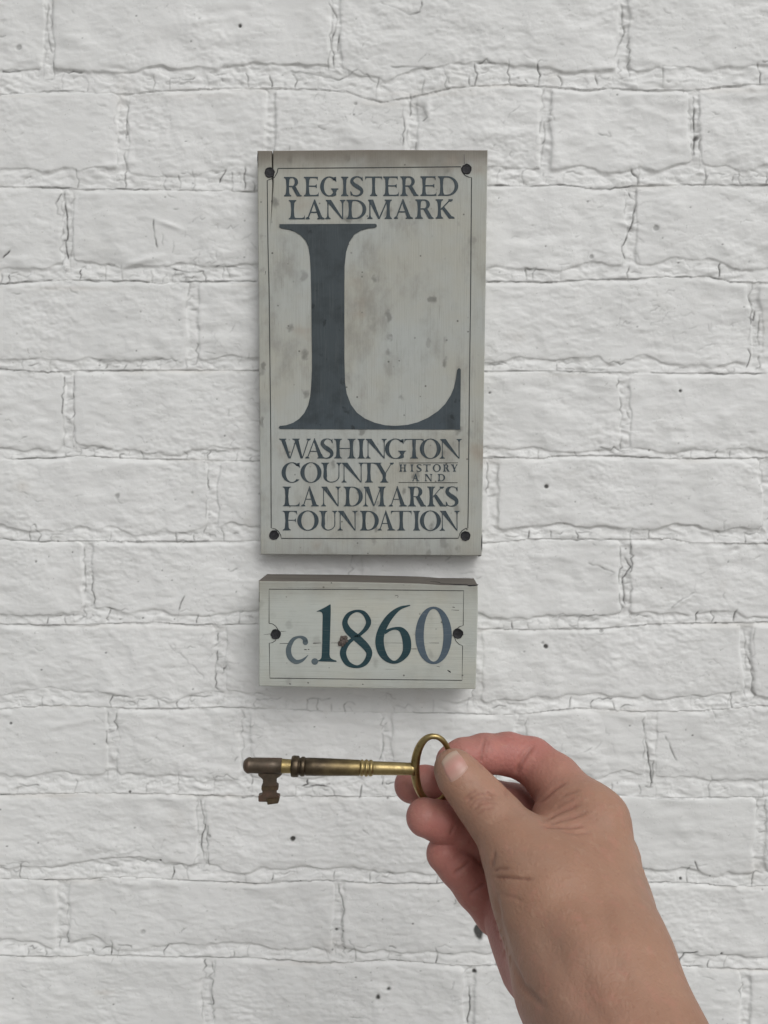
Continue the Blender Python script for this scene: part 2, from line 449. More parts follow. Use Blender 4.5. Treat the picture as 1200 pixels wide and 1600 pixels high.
for k in range(46):
    i = int(rng.integers(1, 13)); xa = rng.uniform(-60, 1260)
    blob(xa, float(line_y(i, xa)) + rng.uniform(0, 5), rng.uniform(25, 90), rng.uniform(2, 5), 0, stain=rng.uniform(.06, .22), rough=.5)
for k in range(16):
    blob(rng.uniform(-40, 1240), rng.uniform(0, 1600), rng.uniform(4, 14), rng.uniform(8, 30), 0, stain=rng.uniform(.05, .14), rough=.6)
for k in range(240):
    blob(rng.uniform(-80, 1280), rng.uniform(-40, 1640), rng.uniform(.9, 1.9), rng.uniform(.8, 1.5), -.25, dirt_shade=rng.uniform(.15, .8), sharp=3)

def bil(fields, r, c):
    r = np.clip(r, 0, NZ - 1.001); c = np.clip(c, 0, NX - 1.001)
    r0 = r.astype(int); c0 = c.astype(int); fr = r - r0; fc = c - c0
    return [f[r0, c0] * (1 - fr) * (1 - fc) + f[r0 + 1, c0] * fr * (1 - fc) + f[r0, c0 + 1] * (1 - fr) * fc + f[r0 + 1, c0 + 1] * fr * fc for f in fields]

FACE = R_big + R_mid + R_fine + LU - 0.28 * R_wr * patch - 0.35 * R_wr2 * patch2
CRD = CR * 0.65
FACE_M = R_big * .7 + LU + R_mort * 0.20 + R_fine * 1.6 - 0.34 * R_flake + .34 * R_step - .15 * R_wr2
DI2 = np.clip(np.where(DI > .5, DI * 1.25, DI) + 0.25 * R_wr2 * patch2 * (R_mid < 0), 0, 1)  # wrinkle hollows get painted shade too
K = 0.484   # millimetres on the wall per photo pixel

def grid_quads(nz, nx):
    idx = np.arange(nz * nx).reshape(nz, nx)
    return np.stack([idx[:-1, :-1], idx[:-1, 1:], idx[1:, 1:], idx[1:, :-1]], -1).reshape(-1, 4)

def compact(V, Q, attrs):
    used = np.zeros(len(V), bool); used[Q.ravel()] = True
    remap = np.cumsum(used) - 1
    return V[used], remap[Q], [a[used] for a in attrs]

wall_root = empty('brick_wall', (0, 0, -1.5), 'old brick wall under thick cracked white paint, behind both signs', 'wall')
STEP = 0.00064

def brick_sd(r, xl, xr, px, py, w1, w2):
    t = (py - line_y(r, px)) - 1.0 + w2 * .6
    bt = (line_y(r + 1, px) - BAND[r + 1] - py) + 1.8 * w1 + 1.2 * w2
    l = px - xl - 9 + w1 * .9 + w2
    q = xr - 9 - px - w1 * .9 + w2
    a = np.minimum(l, q); b = np.minimum(t, bt)
    rho = 7.0
    inn = np.hypot(np.maximum(rho - a, 0), np.maximum(rho - b, 0))
    return np.where((a > rho) & (b > rho), np.minimum(a, b) , rho - inn) * K

PAR = {}
def brick_raw(r, j, px, py, f, w1, w2):
    """height of one brick's painted face, and distance inside its outline, mm"""
    xl, xr = JOINTS[r][j], JOINTS[r][j + 1]
    sd = brick_sd(r, xl, xr, px, py, w1, w2)
    hb, tx, tz, soft = PAR[(r, j)]
    yc = line_y(r, (xl + xr) / 2) + 60
    h = hb + tx * (px - (xl + xr) / 2) / 400 + tz * (py - yc) / 130 + f
    Rr = 3.0
    e = np.clip(sd, 0, Rr)
    h = h - np.clip((.24 if r < 7 else .30) + .08 * w1, .06, .6) * (Rr - np.sqrt(np.maximum(Rr * Rr - (Rr - e) ** 2, 0)))
    h = h + np.minimum(sd, 0) * 1.6
    return h, sd

def mortar_raw(px, py, f, w1, w2):
    hm = np.full(px.shape, -1.0)
    for r in range(n_rows):
        yt, yb = line_y(r, px), line_y(r + 1, px)
        if yt.min() > py.max() + 12 or yb.max() < py.min() - 12: continue
        inrow = (py + w2 * .4 > yt) & (py + w2 * .4 <= yb)
        s_ = (yb - py) / BAND[r + 1]
        band = -(.58 if r < 7 else .68) * TOPREC[r + 1] * np.clip(s_, 0, 1.2) ** 1.2 + (.27 + .05 * w1) * np.clip(1 - s_ * 1.2, 0, 1)
        up = -0.50 + 0.30 * np.sin(px * .061 + r * 2.3)
        k = np.clip((s_ - .9) / .5, 0, 1)
        hm = np.where(inrow, band * (1 - k) + up * k, hm)
    return hm + f

def blend_k(r, px, py, w1):
    """how softly the paint bridges brick and mortar: crisp along the top of a brick, fat elsewhere"""
    t = np.clip((py - line_y(r, px)) / 9.0, 0, 1)
    return .10 + (3.0 + .8 * np.clip(w1, -2, 2)) * t * t * (3 - 2 * t)

def smax(a, b, k):
    h = np.clip(.5 + .5 * (a - b) / k, 0, 1)
    return b + (a - b) * h + k * h * (1 - h)

n_rows = len(JOINTS)
cells_ = []
for r in range(n_rows):
    for j in range(len(JOINTS[r]) - 1):
        PAR[(r, j)] = (rng.normal(0, .30), rng.normal(0, .45), rng.normal(0, .35), rng.uniform(0, 1))
        cells_.append((r, j))
for r, j in cells_:
    xl, xr = JOINTS[r][j], JOINTS[r][j + 1]
    cx = np.array([xl, xr, xr, xl]); cy = np.array([line_y(r, xl), line_y(r, xr), line_y(r + 1, xr), line_y(r + 1, xl)])
    P = on_plane(cx.astype(float), cy.astype(float), 0.0)
    xa, xb = max(P[:, 0].min() - .002, X0), min(P[:, 0].max() + .002, X1)
    za, zb = max(P[:, 2].min() - .002, Z0), min(P[:, 2].max() + .006, Z1)
    if xb - xa < .01 or zb - za < .01: continue
    vis = (xr > 0 and xl < 1200 and line_y(r + 1, 600) > 0 and line_y(r, 600) < 1600)
    st = STEP if vis else .002
    nx, nz = int((xb - xa) / st) + 2, int((zb - za) / st) + 2
    X, Z = np.meshgrid(np.linspace(xa, xb, nx), np.linspace(za, zb, nz))
    px, py = pix(np.stack([X, 0 * X, Z], -1))
    f, fm, cr, di, w1, w2, stn = bil([FACE, FACE_M, CRD, DI2, W1, W2, ST], (Z - Z0) / RS, (X - X0) / RS)
    h, sd = brick_raw(r, j, px, py, f, w1, w2)
    h = smax(h, mortar_raw(px, py, fm, w1, w2), blend_k(r, px, py, w1)) - cr
    V = np.stack([X, -h / 1000, Z], -1).reshape(-1, 3)
    Q = grid_quads(nz, nx)
    Q = Q[sd.reshape(-1)[Q].max(1) > 0]
    if len(Q) < 10: continue
    V, Q, (da, sa) = compact(V, Q, [di.ravel(), stn.ravel()])
    m = fast_mesh('brick', V, Q)
    add_attr(m, 'dirt_shade', np.clip(da, 0, 1)); add_attr(m, 'stain', np.clip(sa, 0, 1))
    shift(m, wall_root)
    link('brick', m, M_PAINT, wall_root)

# mortar between them
nx, nz = int((X1 - X0) / STEP) + 1, int((Z1 - Z0) / STEP) + 1
X, Z = np.meshgrid(np.linspace(X0, X1, nx), np.linspace(Z0, Z1, nz))
px, py = pix(np.stack([X, 0 * X, Z], -1))
f, fm, cr, di, w1, w2, stn = bil([FACE, FACE_M, CRD, DI2, W1, W2, ST], (Z - Z0) / RS, (X - X0) / RS)
hm = mortar_raw(px, py, fm, w1, w2)
sdm = np.full(X.shape, -9.0)
hh = hm.copy()
for r, j in cells_:
    xl, xr = JOINTS[r][j], JOINTS[r][j + 1]
    ys = [float(line_y(q, x)) for q in (r, r + 1) for x in (xl, (xl + xr) / 2, xr)]
    sel = np.nonzero((px > xl - 12) & (px < xr + 12) & (py > min(ys) - 18) & (py < max(ys) + 8))
    if len(sel[0]) == 0: continue
    h_, sd_ = brick_raw(r, j, px[sel], py[sel], f[sel], w1[sel], w2[sel])
    m_ = smax(h_, hm[sel], blend_k(r, px[sel], py[sel], w1[sel]))
    hh[sel] = np.maximum(hh[sel], m_)
    sdm[sel] = np.maximum(sdm[sel], sd_)
h = hh - cr - 0.03
V = np.stack([X, -h / 1000, Z], -1).reshape(-1, 3)
Q = grid_quads(nz, nx)
Q = Q[sdm.reshape(-1)[Q].min(1) < 0.15]
V, Q, (da, sa) = compact(V, Q, [np.clip(di, 0, 1).ravel(), stn.ravel()])
m = fast_mesh('mortar', V, Q)
add_attr(m, 'dirt_shade', da); add_attr(m, 'stain', sa)
shift(m, wall_root)
link('mortar', m, M_PAINT, wall_root)
del RPX, RPY, R_big, R_mid, R_wr, R_wr2, n4, n6, patch, patch2, FACE, FACE_M

# the same wall going on past the picture, plainer
def box_vf(x0, x1, y0, y1, z0, z1, bv=0.0):
    v = [(x0, y1, z0), (x1, y1, z0), (x1, y1, z1), (x0, y1, z1), (x0, y0 + bv, z0), (x1, y0 + bv, z0), (x1, y0 + bv, z1), (x0, y0 + bv, z1),
         (x0 + bv, y0, z0 + bv), (x1 - bv, y0, z0 + bv), (x1 - bv, y0, z1 - bv), (x0 + bv, y0, z1 - bv)]
    f = [(8, 9, 10, 11), (4, 5, 9, 8), (5, 6, 10, 9), (6, 7, 11, 10), (7, 4, 8, 11), (0, 1, 5, 4), (1, 2, 6, 5), (2, 3, 7, 6), (3, 0, 4, 7)]
    return v, f
vs, fs = [], []
row = 0
z = -1.5
while z < 1.3:
    x = -1.6 + (0.11 if row % 2 else 0)
    while x < 1.6:
        a, b, c, d = x, x + .207, z, z + .0575
        parts = [(a, b)]
        if d > Z0 + .004 and c < Z1 - .004:
            parts = [(a, min(b, X0 + .004)), (max(a, X1 - .004), b)]
        for p0, p1 in parts:
            if p1 - p0 < .01: continue
            v, ff = box_vf(p0, p1, random.uniform(-.0008, .0004), .02, c, d, .003)
            o = len(vs); vs += v; fs += [tuple(i + o for i in q) for q in ff]
        x += .2155
    z += .0645; row += 1
m = bpy.data.meshes.new('bricks'); m.from_pydata(vs, [], fs); shift(m, wall_root)
ob = link('bricks', m, M_PAINT, wall_root); ob['kind'] = 'stuff'
v, ff = box_vf(-1.62, 1.62, .0032, .22, -1.5, 1.3)
m = bpy.data.meshes.new('wall_core'); m.from_pydata(v, [], ff + [(3, 2, 1, 0)]); shift(m, wall_root)
link('wall_core', m, M_PAINT, wall_root)

# ------------------------------------------------------------------ signs
def sign_paint(name, grain, light, warm, topdark=0.0, ztop=0.0, zbot=0.0, speck=1.0):
    m, nt, b = new_mat(name)
    P = geo_pos(nt)
    sep = nt.nodes.new('ShaderNodeSeparateXYZ'); nt.links.new(P, sep.inputs[0])
    mottle = noise(nt, P, 16, 5, 0.6)
    base = mix(nt, maprange(nt, mottle, .35, .68), light, warm)
    # drifting grey mildew
    mil = noise(nt, P, 34, 6, 0.62, (1.4, 1, .8))
    base = mix(nt, maprange(nt, mil, .46, .74, 0, .52 * speck), base, (0.20, 0.195, 0.175))
    rst = noise(nt, P, 26, 3, 0.5, (1.0, 1, 1.0))
    base = mix(nt, maprange(nt, rst, .60, .78, 0, .38 * speck), base, (0.27, 0.20, 0.14))
    # round mildew spots
    vo = nt.nodes.new('ShaderNodeTexVoronoi'); vo.inputs['Scale'].default_value = 85
    mp = nt.nodes.new('ShaderNodeMapping'); mp.inputs['Scale'].default_value = (1.15, 1, .8)
    wob = nt.nodes.new('ShaderNodeVectorMath'); wob.operation = 'MULTIPLY_ADD'
    nz_ = nt.nodes.new('ShaderNodeTexNoise'); nz_.inputs['Scale'].default_value = 150
    nt.links.new(P, nz_.inputs['Vector'])
    nt.links.new(nz_.outputs['Color'], wob.inputs[0]); wob.inputs[1].default_value = (.008, .008, .008)
    nt.links.new(P, wob.inputs[2]); nt.links.new(wob.outputs[0], mp.inputs[0]); nt.links.new(mp.outputs[0], vo.inputs['Vector'])
    sepc = nt.nodes.new('ShaderNodeSeparateColor'); nt.links.new(vo.outputs['Color'], sepc.inputs[0])
    spot = math_n(nt, 'MULTIPLY', maprange(nt, vo.outputs['Distance'], .12, .34, 1, 0), maprange(nt, sepc.outputs[0], .60, .95, 0, .60 * speck))
    base = mix(nt, spot, base, (0.13, 0.13, 0.12))
    vo2 = nt.nodes.new('ShaderNodeTexVoronoi'); vo2.inputs['Scale'].default_value = 260
    nt.links.new(P, vo2.inputs['Vector'])
    sepd = nt.nodes.new('ShaderNodeSeparateColor'); nt.links.new(vo2.outputs['Color'], sepd.inputs[0])
    fsp = math_n(nt, 'MULTIPLY', maprange(nt, vo2.outputs['Distance'], .10, .26, 1, 0), maprange(nt, sepd.outputs[0], .90, .97, 0, .8))
    base = mix(nt, fsp, base, (0.07, 0.07, 0.065))
    # wood grain showing through
    gr = noise(nt, P, 1.0, 6, 0.7, grain)
    base = mix(nt, maprange(nt, gr, .46, .72, 0, .30), base, (0.25, 0.25, 0.225))
    gr2 = noise(nt, P, 1.0, 3, 0.6, tuple(g * 1.9 for g in grain))
    base = mix(nt, maprange(nt, gr2, .66, .72, 0, .55), base, (0.12, 0.115, 0.105))
    if topdark:      # grime washed down from the upper edge
        zt = math_n(nt, 'ADD', sep.outputs['Z'], math_n(nt, 'MULTIPLY', noise(nt, P, 55, 4, .6), .016))
        base = mix(nt, maprange(nt, zt, ztop - .019 + .008, ztop + .009, 0, topdark), base, (0.17, 0.152, 0.125))
        base = mix(nt, maprange(nt, zt, zbot + .006, zbot + .026, .38 * topdark, 0), base, (0.20, 0.19, 0.165))
    nt.links.new(base, b.inputs['Base Color'])
    b.inputs['Roughness'].default_value = .62
    b.inputs['Specular IOR Level'].default_value = .3
    bump(nt, b, [(gr, .0004, .55), (gr2, .00025, .5), (noise(nt, P, 700, 2), .00008, .5)])
    return m

def bare_wood():
    m, nt, b = new_mat('grimy_bare_wood')
    P = geo_pos(nt)
    c = ramp(nt, noise(nt, P, 1, 5, .6, (25, 300, 300)), [(.3, (.085, .075, .065)), (.7, (.15, .135, .115))])
    nt.links.new(c, b.inputs['Base Color']); b.inputs['Roughness'].default_value = .85
    return m
M_BARE = bare_wood()

def ink_material(name, col, col2=None, zlo=0, zhi=1, fade=0.25, grain=(1500, 1, 60), blotch=.35):
    m, nt, b = new_mat(name)
    P = geo_pos(nt)
    if col2:
        sep = nt.nodes.new('ShaderNodeSeparateXYZ'); nt.links.new(P, sep.inputs[0])
        z = math_n(nt, 'ADD', sep.outputs['Z'], math_n(nt, 'MULTIPLY', noise(nt, P, 25, 3), .03))
        base = mix(nt, maprange(nt, z, zlo, zhi), col2, col)
    else:
        base = mix(nt, 0.0, col, col)
    base = mix(nt, maprange(nt, noise(nt, P, 60, 4, .6), .4, .7, 0, blotch), base, tuple(c * .62 for c in col))
    base = mix(nt, maprange(nt, noise(nt, P, 110, 3, .5), .62, .70, 0, blotch), base, tuple(c * .40 for c in col))
    base = mix(nt, maprange(nt, noise(nt, P, 1, 4, .65, grain), .5, .8, 0, fade), base, (.30, .31, .30))
    nt.links.new(base, b.inputs['Base Color'])
    b.inputs['Roughness'].default_value = .55
    b.inputs['Specular IOR Level'].default_value = .25
    bump(nt, b, [(noise(nt, P, 1, 4, .65, grain), .0003, .5)])
    return m

def pin_black():
    m, nt, b = new_mat('black_screw_hole')
    c = ramp(nt, noise(nt, geo_pos(nt), 500, 3), [(.4, (.006, .006, .008)), (.7, (.022, .022, .026))])
    nt.links.new(c, b.inputs['Base Color'])
    b.inputs['Roughness'].default_value = .7
    bump(nt, b, [(noise(nt, geo_pos(nt), 900, 3), .0005, .8)])
    return m
M_SCREW = pin_black()

def px_plane(pts, y):
    a = np.array(pts, float)
    return on_plane(a[:, 0], a[:, 1], y)

def board(px_poly, yf, yb, mats, parent, bevel, top_idx):
    """prism from an outline: front at yf, back at yb; upper faces get the bare-wood slot"""
    P = px_plane(px_poly, yf)
    bm = bmesh.new()
    fr = [bm.verts.new((p[0], yf, p[2])) for p in P]
    bk = [bm.verts.new((p[0], yb, p[2])) for p in P]
    bm.faces.new(fr)
    bm.faces.new(list(reversed(bk)))
    n = len(P)
    for i in range(n):
        bm.faces.new((fr[i], bk[i], bk[(i + 1) % n], fr[(i + 1) % n]))
    bmesh.ops.recalc_face_normals(bm, faces=bm.faces[:])
    ed = [e for e in bm.edges if all(abs(v.co.y - yf) < 1e-7 for v in e.verts) and e.calc_length() > .006]
    bmesh.ops.bevel(bm, geom=ed, offset=bevel, segments=2, affect='EDGES', profile=.5)
    for f in bm.faces:
        if f.normal.z > .8: f.material_index = 1
    m = bpy.data.meshes.new('board'); bm.to_mesh(m); bm.free()
    shift(m, parent)
    return link('board', m, mats, parent)

_layer = [0]
def paint_pieces(polys, yf, mat, parent, name, th=.00022):
    """lettering: each piece a shallow prism standing a hair proud of the board"""
    V, Fc = [], []
    for poly in polys:
        P = px_plane(poly, yf)
        area = sum(P[i][0] * P[(i + 1) % len(P)][2] - P[(i + 1) % len(P)][0] * P[i][2] for i in range(len(P)))
        if area < 0: P = P[::-1]
        _layer[0] = (_layer[0] + 1) % 9
        y = yf - th - _layer[0] * 6e-6
        o = len(V); n = len(P)
        V += [(p[0], y, p[2]) for p in P] + [(p[0], yf + .0003, p[2]) for p in P]
        Fc.append(tuple(range(o, o + n)))
        Fc += [(o + i, o + n + i, o + n + (i + 1) % n, o + (i + 1) % n) for i in range(n)]
    m = bpy.data.meshes.new(name); m.from_pydata(V, [], Fc)
    shift(m, parent)
    return link(name, m, mat, parent)

def stroke(pts, ws, closed=False, sub=6):
    """variable-width stroke as quads (Catmull-Rom spine); y grows downward as in pixels"""
    p = np.array(pts, float); w = np.array(ws, float); n = len(p)
    out, ow = [], []
    rngi = range(n) if closed else range(n - 1)
    for i in rngi:
        if closed: idx = [(i - 1) % n, i, (i + 1) % n, (i + 2) % n]
        else: idx = [max(i - 1, 0), i, i + 1, min(i + 2, n - 1)]
        a, b_, c, d = p[idx]; wa, wb, wc, wd = w[idx]
        for t in np.arange(sub) / sub:
            cr_ = lambda a, b, c, d: .5 * (2 * b + (c - a) * t + (2 * a - 5 * b + 4 * c - d) * t * t + (3 * b - a - 3 * c + d) * t ** 3)
            out.append(cr_(a, b_, c, d)); ow.append(cr_(wa, wb, wc, wd))
    if not closed: out.append(p[-1]); ow.append(w[-1])
    out = np.array(out); ow = np.maximum(np.array(ow), .05)
    if closed: tg = np.roll(out, -1, 0) - np.roll(out, 1, 0)
    else: tg = np.gradient(out, axis=0)
    tg /= np.maximum(np.linalg.norm(tg, axis=1)[:, None], 1e-9)
    nr = np.stack([-tg[:, 1], tg[:, 0]], -1)
    L, R_ = out + nr * ow[:, None] / 2, out - nr * ow[:, None] / 2
    m = len(out)
    return [[tuple(L[i]), tuple(L[(i + 1) % m]), tuple(R_[(i + 1) % m]), tuple(R_[i])] for i in range(m if closed else m - 1)]

def ring(cx, cy, rx, ry, tx, ty, a0=0, a1=360, n=40, skew=0.0):
    """elliptical bow: outer radii rx, ry, stroke tx at the sides and ty at top and bottom"""
    q = []
    ang = [math.radians(a0 + (a1 - a0) * i / n) for i in range(n + 1)]
    def pt(a, x, y, s): return (cx + x * math.cos(a), cy - y * math.sin(a) + s * x * math.cos(a) / max(rx, .1))
    for u, v in zip(ang[:-1], ang[1:]):
        q.append([pt(u, rx, ry, 0), pt(v, rx, ry, 0), pt(v, rx - tx, ry - ty, skew), pt(u, rx - tx, ry - ty, skew)])
    return q

def glyph(ch, x0, x1, yt, yb, w, t):
    """serif capitals; w = heavy stroke, t = hairline (pixels)"""
    H = yb - yt; W = x1 - x0
    s = max(w * .55, H * .085); st = max(t * .8, H * .03); bk = H * .13
    P = []
    def stem(x, ww, top=True, bot=True, y0=None, y1=None, ss=None):
        y0 = yt if y0 is None else y0; y1 = yb if y1 is None else y1
        k = s if ss is None else ss; h = ww / 2; c = .12 * ww
        q = []
        if top: q += [(x - h - k, y0), (x + h + k, y0), (x + h + k, y0 + st), (x + h + k * .35, y0 + st + bk * .25), (x + h, y0 + st + bk)]
        else: q += [(x - h, y0), (x + h, y0)]
        q += [(x + h - c, (y0 + y1) / 2)]
        if bot: q += [(x + h, y1 - st - bk), (x + h + k * .35, y1 - st - bk * .25), (x + h + k, y1 - st), (x + h + k, y1), (x - h - k, y1), (x - h - k, y1 - st), (x - h - k * .35, y1 - st - bk * .25), (x - h, y1 - st - bk)]
        else: q += [(x + h, y1), (x - h, y1)]
        q += [(x - h + c, (y0 + y1) / 2)]
        if top: q += [(x - h, y0 + st + bk), (x - h - k * .35, y0 + st + bk * .25), (x - h - k, y0 + st)]
        P.append(q)
    def dg(xa, ya, xb, yb_, ww):
        P.append([(xa - ww / 2, ya), (xa + ww / 2, ya), (xb + ww / 2, yb_), (xb - ww / 2, yb_)])
    def bar(xa, xb, y, th=None):
        th = th or t
        P.append([(xa, y - th / 2), (xb, y - th / 2), (xb, y + th / 2), (xa, y + th / 2)])
    def foot(x, y, half, up=True):
        d = -1 if up else 1
        P.append([(x - half, y), (x + half, y), (x + half, y + d * st), (x + half * .35, y + d * (st + bk * .5)), (x - half * .35, y + d * (st + bk * .5)), (x - half, y + d * st)])
    def beak(x, y, dx, dy):     # wedge serif hanging from an arm
        P.append([(x, y), (x - dx * .25, y), (x - dx * 1.5, y + np.sign(dy) * t * .6), (x - dx * .35, y + dy * .45), (x, y + dy)])
    if ch == 'I': stem((x0 + x1) / 2, w, ss=min(s, (W - w) / 2))
    elif ch == 'L':
        x = x0 + s + w / 2; stem(x, w)
        bar(x, x1, yb - t / 2 - .1); beak(x1, yb - .1, w * .8, -H * .22)
    elif ch in 'EF':
        x = x0 + s + w / 2; stem(x, w)
        bar(x, x1 - W * .06, yt + t / 2); beak(x1 - W * .06, yt, w * .75, H * .20)
        ym = yt + H * .48; bar(x, x1 - W * .16, ym)
        P.append([(x1 - W * .13, ym - H * .11), (x1 - W * .13, ym + H * .11), (x1 - W * .19, ym + t), (x1 - W * .30, ym), (x1 - W * .19, ym - t)])
        if ch == 'E': bar(x, x1, yb - t / 2 - .1); beak(x1, yb - .1, w * .8, -H * .22)
    elif ch == 'T':
        stem((x0 + x1) / 2, w, top=False)
        bar(x0, x1, yt + t / 2); beak(x0, yt, -w * .6, H * .20); beak(x1, yt, w * .6, H * .20)
    elif ch == 'H':
        xa, xb = x0 + s + w / 2, x1 - s - w / 2
        stem(xa, w); stem(xb, w); bar(xa, xb, yt + H * .49)
    elif ch == 'N':
        xa, xb = x0 + s * 1.1, x1 - s * 1.1
        stem(xa, t * 1.15, top=False); stem(xb, t * 1.15, bot=False)
        d = w * 1.18
        P.append([(xa - s, yt), (xa + d * .75, yt), (xb + t * .5, yb), (xb - t * .8, yb), (xa - t * .5, yt + H * .12), (xa - s, yt + st)])
    elif ch == 'M':
        xa, xb = x0 + s, x1 - s - w / 2
        stem(xa, t * 1.15, top=False); stem(xb, w, ss=s * .9)
        xm = x0 + W * .47
        P.append([(xa - s * .9, yt), (xa + w * .9, yt), (xm + t * .6, yb - .3), (xm - t * .9, yb), (xa - t * .5, yt + H * .12), (xa - s * .9, yt + st)])
        dg(xm, yb - .5, xb - w * .2, yt, t * 1.15)
    elif ch == 'A':
        xm = x0 + W * .47; d = w * 1.15
        xl_, xr_ = x0 + s, x1 - s - d * .35
        P.append([(xm - t * .5, yt - .5), (xm + t * .4, yt - .8), (xr_ + d / 2, yb), (xr_ - d / 2, yb), (xm - t * .6, yt + H * .17)])
        dg(xm - t * .1, yt + H * .05, xl_, yb, t * 1.15)
        foot(xl_, yb, s); foot(xr_, yb, s + d * .4)
        k = .64; bar(xm + (xl_ - xm) * k, xm + (xr_ - xm) * k, yt + H * k)
    elif ch == 'W':
        d = w * 1.12; p = [x0 + W * .09, x0 + W * .32, x0 + W * .53, x0 + W * .72, x0 + W * .945]
        dg(p[0], yt, p[1] - t * .2, yb, d); dg(p[2], yt, p[3] - t * .2, yb, d)
        P[-1][3] = (p[3] - d * .3, yb); P[-1][2] = (p[3] + d * .2, yb)
        P[0][3] = (p[1] - d * .3, yb); P[0][2] = (p[1] + d * .2, yb)
        dg(p[2] - t * .2, yt + H * .1, p[1] + d * .1, yb, t * 1.15); dg(p[4], yt, p[3] + d * .1, yb, t * 1.15)
        foot(p[0], yt, s + d * .35, False); foot(p[2], yt, s + d * .35, False); foot(p[4], yt, s * .95, False)
    elif ch == 'Y':
        xm = x0 + W * .52; ym = yt + H * .54
        stem(xm, w, top=False, y0=ym)
        P.append([(x0 + s * .8, yt), (x0 + s * .8 + w * 1.1, yt), (xm + w * .5, ym + 1), (xm - w * .5, ym + 2)])
        dg(x1 - s, yt, xm + w * .2, ym + 1, t * 1.15)
        foot(x0 + s * .8 + w * .5, yt, s + w * .5, False); foot(x1 - s, yt, s * .95, False)
    elif ch == 'K':
        x = x0 + s + w / 2; stem(x, w)
        dg(x1 - s * 1.7, yt, x + w * .4, yt + H * .54, t * 1.3)
        P.append([(x + w * .5, yt + H * .44), (x + w * 1.4, yt + H * .40), (x1 - s * .2, yb), (x1 - s * .2 - w * 1.3, yb)])
        foot(x1 - s * 1.7, yt, s * 1.1, False); foot(x1 - s * .9, yb, s * 1.15)
    elif ch == 'D':
        x = x0 + s + w / 2; stem(x, w)
        cx = x0 + W * .44
        P.extend(ring(cx, (yt + yb) / 2, x1 - cx, H / 2, w * 1.05, t, -90, 90, 24))
        bar(x, cx, yt + t / 2); bar(x, cx, yb - t / 2)
    elif ch == 'R':
        x = x0 + s + w / 2; stem(x, w)
        cx = x0 + W * .48; ry = H * .262
        P.extend(ring(cx, yt + ry, x0 + W * .80 - cx, ry, w * .98, t, -90, 90, 20))
        bar(x, cx, yt + t / 2); bar(x, cx, yt + 2 * ry - t / 2)
        P.append([(cx - w * .35, yt + 2 * ry - t * .7), (cx + w * .75, yt + 2 * ry - t * 1.3), (x1 - w * .15, yb), (x1 - w * 1.35, yb)])
        P.append([(x1 - w * 1.3, yb), (x1 - w * .8, yb - w * .7), (x1, yb - st), (x1, yb)])
    elif ch == 'O':
        P.extend(ring((x0 + x1) / 2, (yt + yb) / 2, W / 2, H / 2 + .5, w * 1.08, t * .85))
    elif ch in 'CG':
        xx1 = x1 if ch == 'C' else x0 + W * .86
        cx = (x0 + xx1) / 2 + W * .04; rx = cx - x0
        a = 44
        P.extend(ring(cx, (yt + yb) / 2, rx, H / 2 + .5, w * 1.08, t * .9, a, 360 - a, 36))
        ex = cx + rx * math.cos(math.radians(a)); ey = (yt + yb) / 2 - (H / 2 + .5) * math.sin(math.radians(a))
        P.append([(ex + t * .3, ey - H * .14), (ex + t * .6, ey + H * .12), (ex - t * .5, ey + H * .08), (ex - w * .8, ey - H * .02), (ex - w * 1.2, ey - H * .075)])
        if ch == 'G':
            xs = xx1 - w * .6
            stem(xs, w, top=True, bot=False, y0=yt + H * .60, y1=yb - H * .05, ss=s * 1.0)
            P.append([(xs - w / 2, yb - H * .12), (xs + w / 2, yb - H * .06), (xs + w * .1, yb - H * .02), (xs - w * .5, yb + .2), (xs - w, yb + .5)])
    elif ch == 'U':
        xa, xb = x0 + s + w / 2, x1 - s
        cy = yb - H * .32
        stem(xa, w, bot=False, y1=cy); stem(xb, t * 1.15, bot=False, y1=cy)
        cx = (xa - w / 2 + xb + t / 2) / 2; rx = cx - (xa - w / 2)
        n = 24
        for i in range(n):
            u0, u1 = i / n, (i + 1) / n
            def e(u):
                a_ = math.pi * (1 + u); tt = w * (1 - u) ** 2.2 + t * (1 - (1 - u) ** 2.2)
                return ((cx + rx * math.cos(a_), cy - (yb - cy) * math.sin(a_)), (cx + (rx - tt) * math.cos(a_), cy - (yb - cy - max(t, tt * .45)) * math.sin(a_)))
            (a1, b1), (a2, b2) = e(u0), e(u1)
            P.append([a1, a2, b2, b1])
    elif ch == 'S':
        X = lambda u: x0 + W * u
        Y = lambda v: yt + H * v
        P.extend(stroke([(X(.90), Y(.14)), (X(.72), Y(.035)), (X(.46), Y(.01)), (X(.20), Y(.10)), (X(.12), Y(.25)), (X(.28), Y(.40)), (X(.55), Y(.52)), (X(.82), Y(.66)), (X(.86), Y(.82)), (X(.68), Y(.95)), (X(.42), Y(.985)), (X(.20), Y(.95)), (X(.06), Y(.86))],
                        [t, t, t * 1.1, w * .75, w * .95, w * 1.05, w * 1.15, w * 1.0, w * .85, w * .5, t * 1.1, t, t]))
        P.append([(X(.92), Y(.0)), (X(.95), Y(.24)), (X(.86), Y(.19)), (X(.80), Y(.08))])
        P.append([(X(.04), Y(1.0)), (X(.01), Y(.74)), (X(.10), Y(.80)), (X(.20), Y(.93))])
    return P

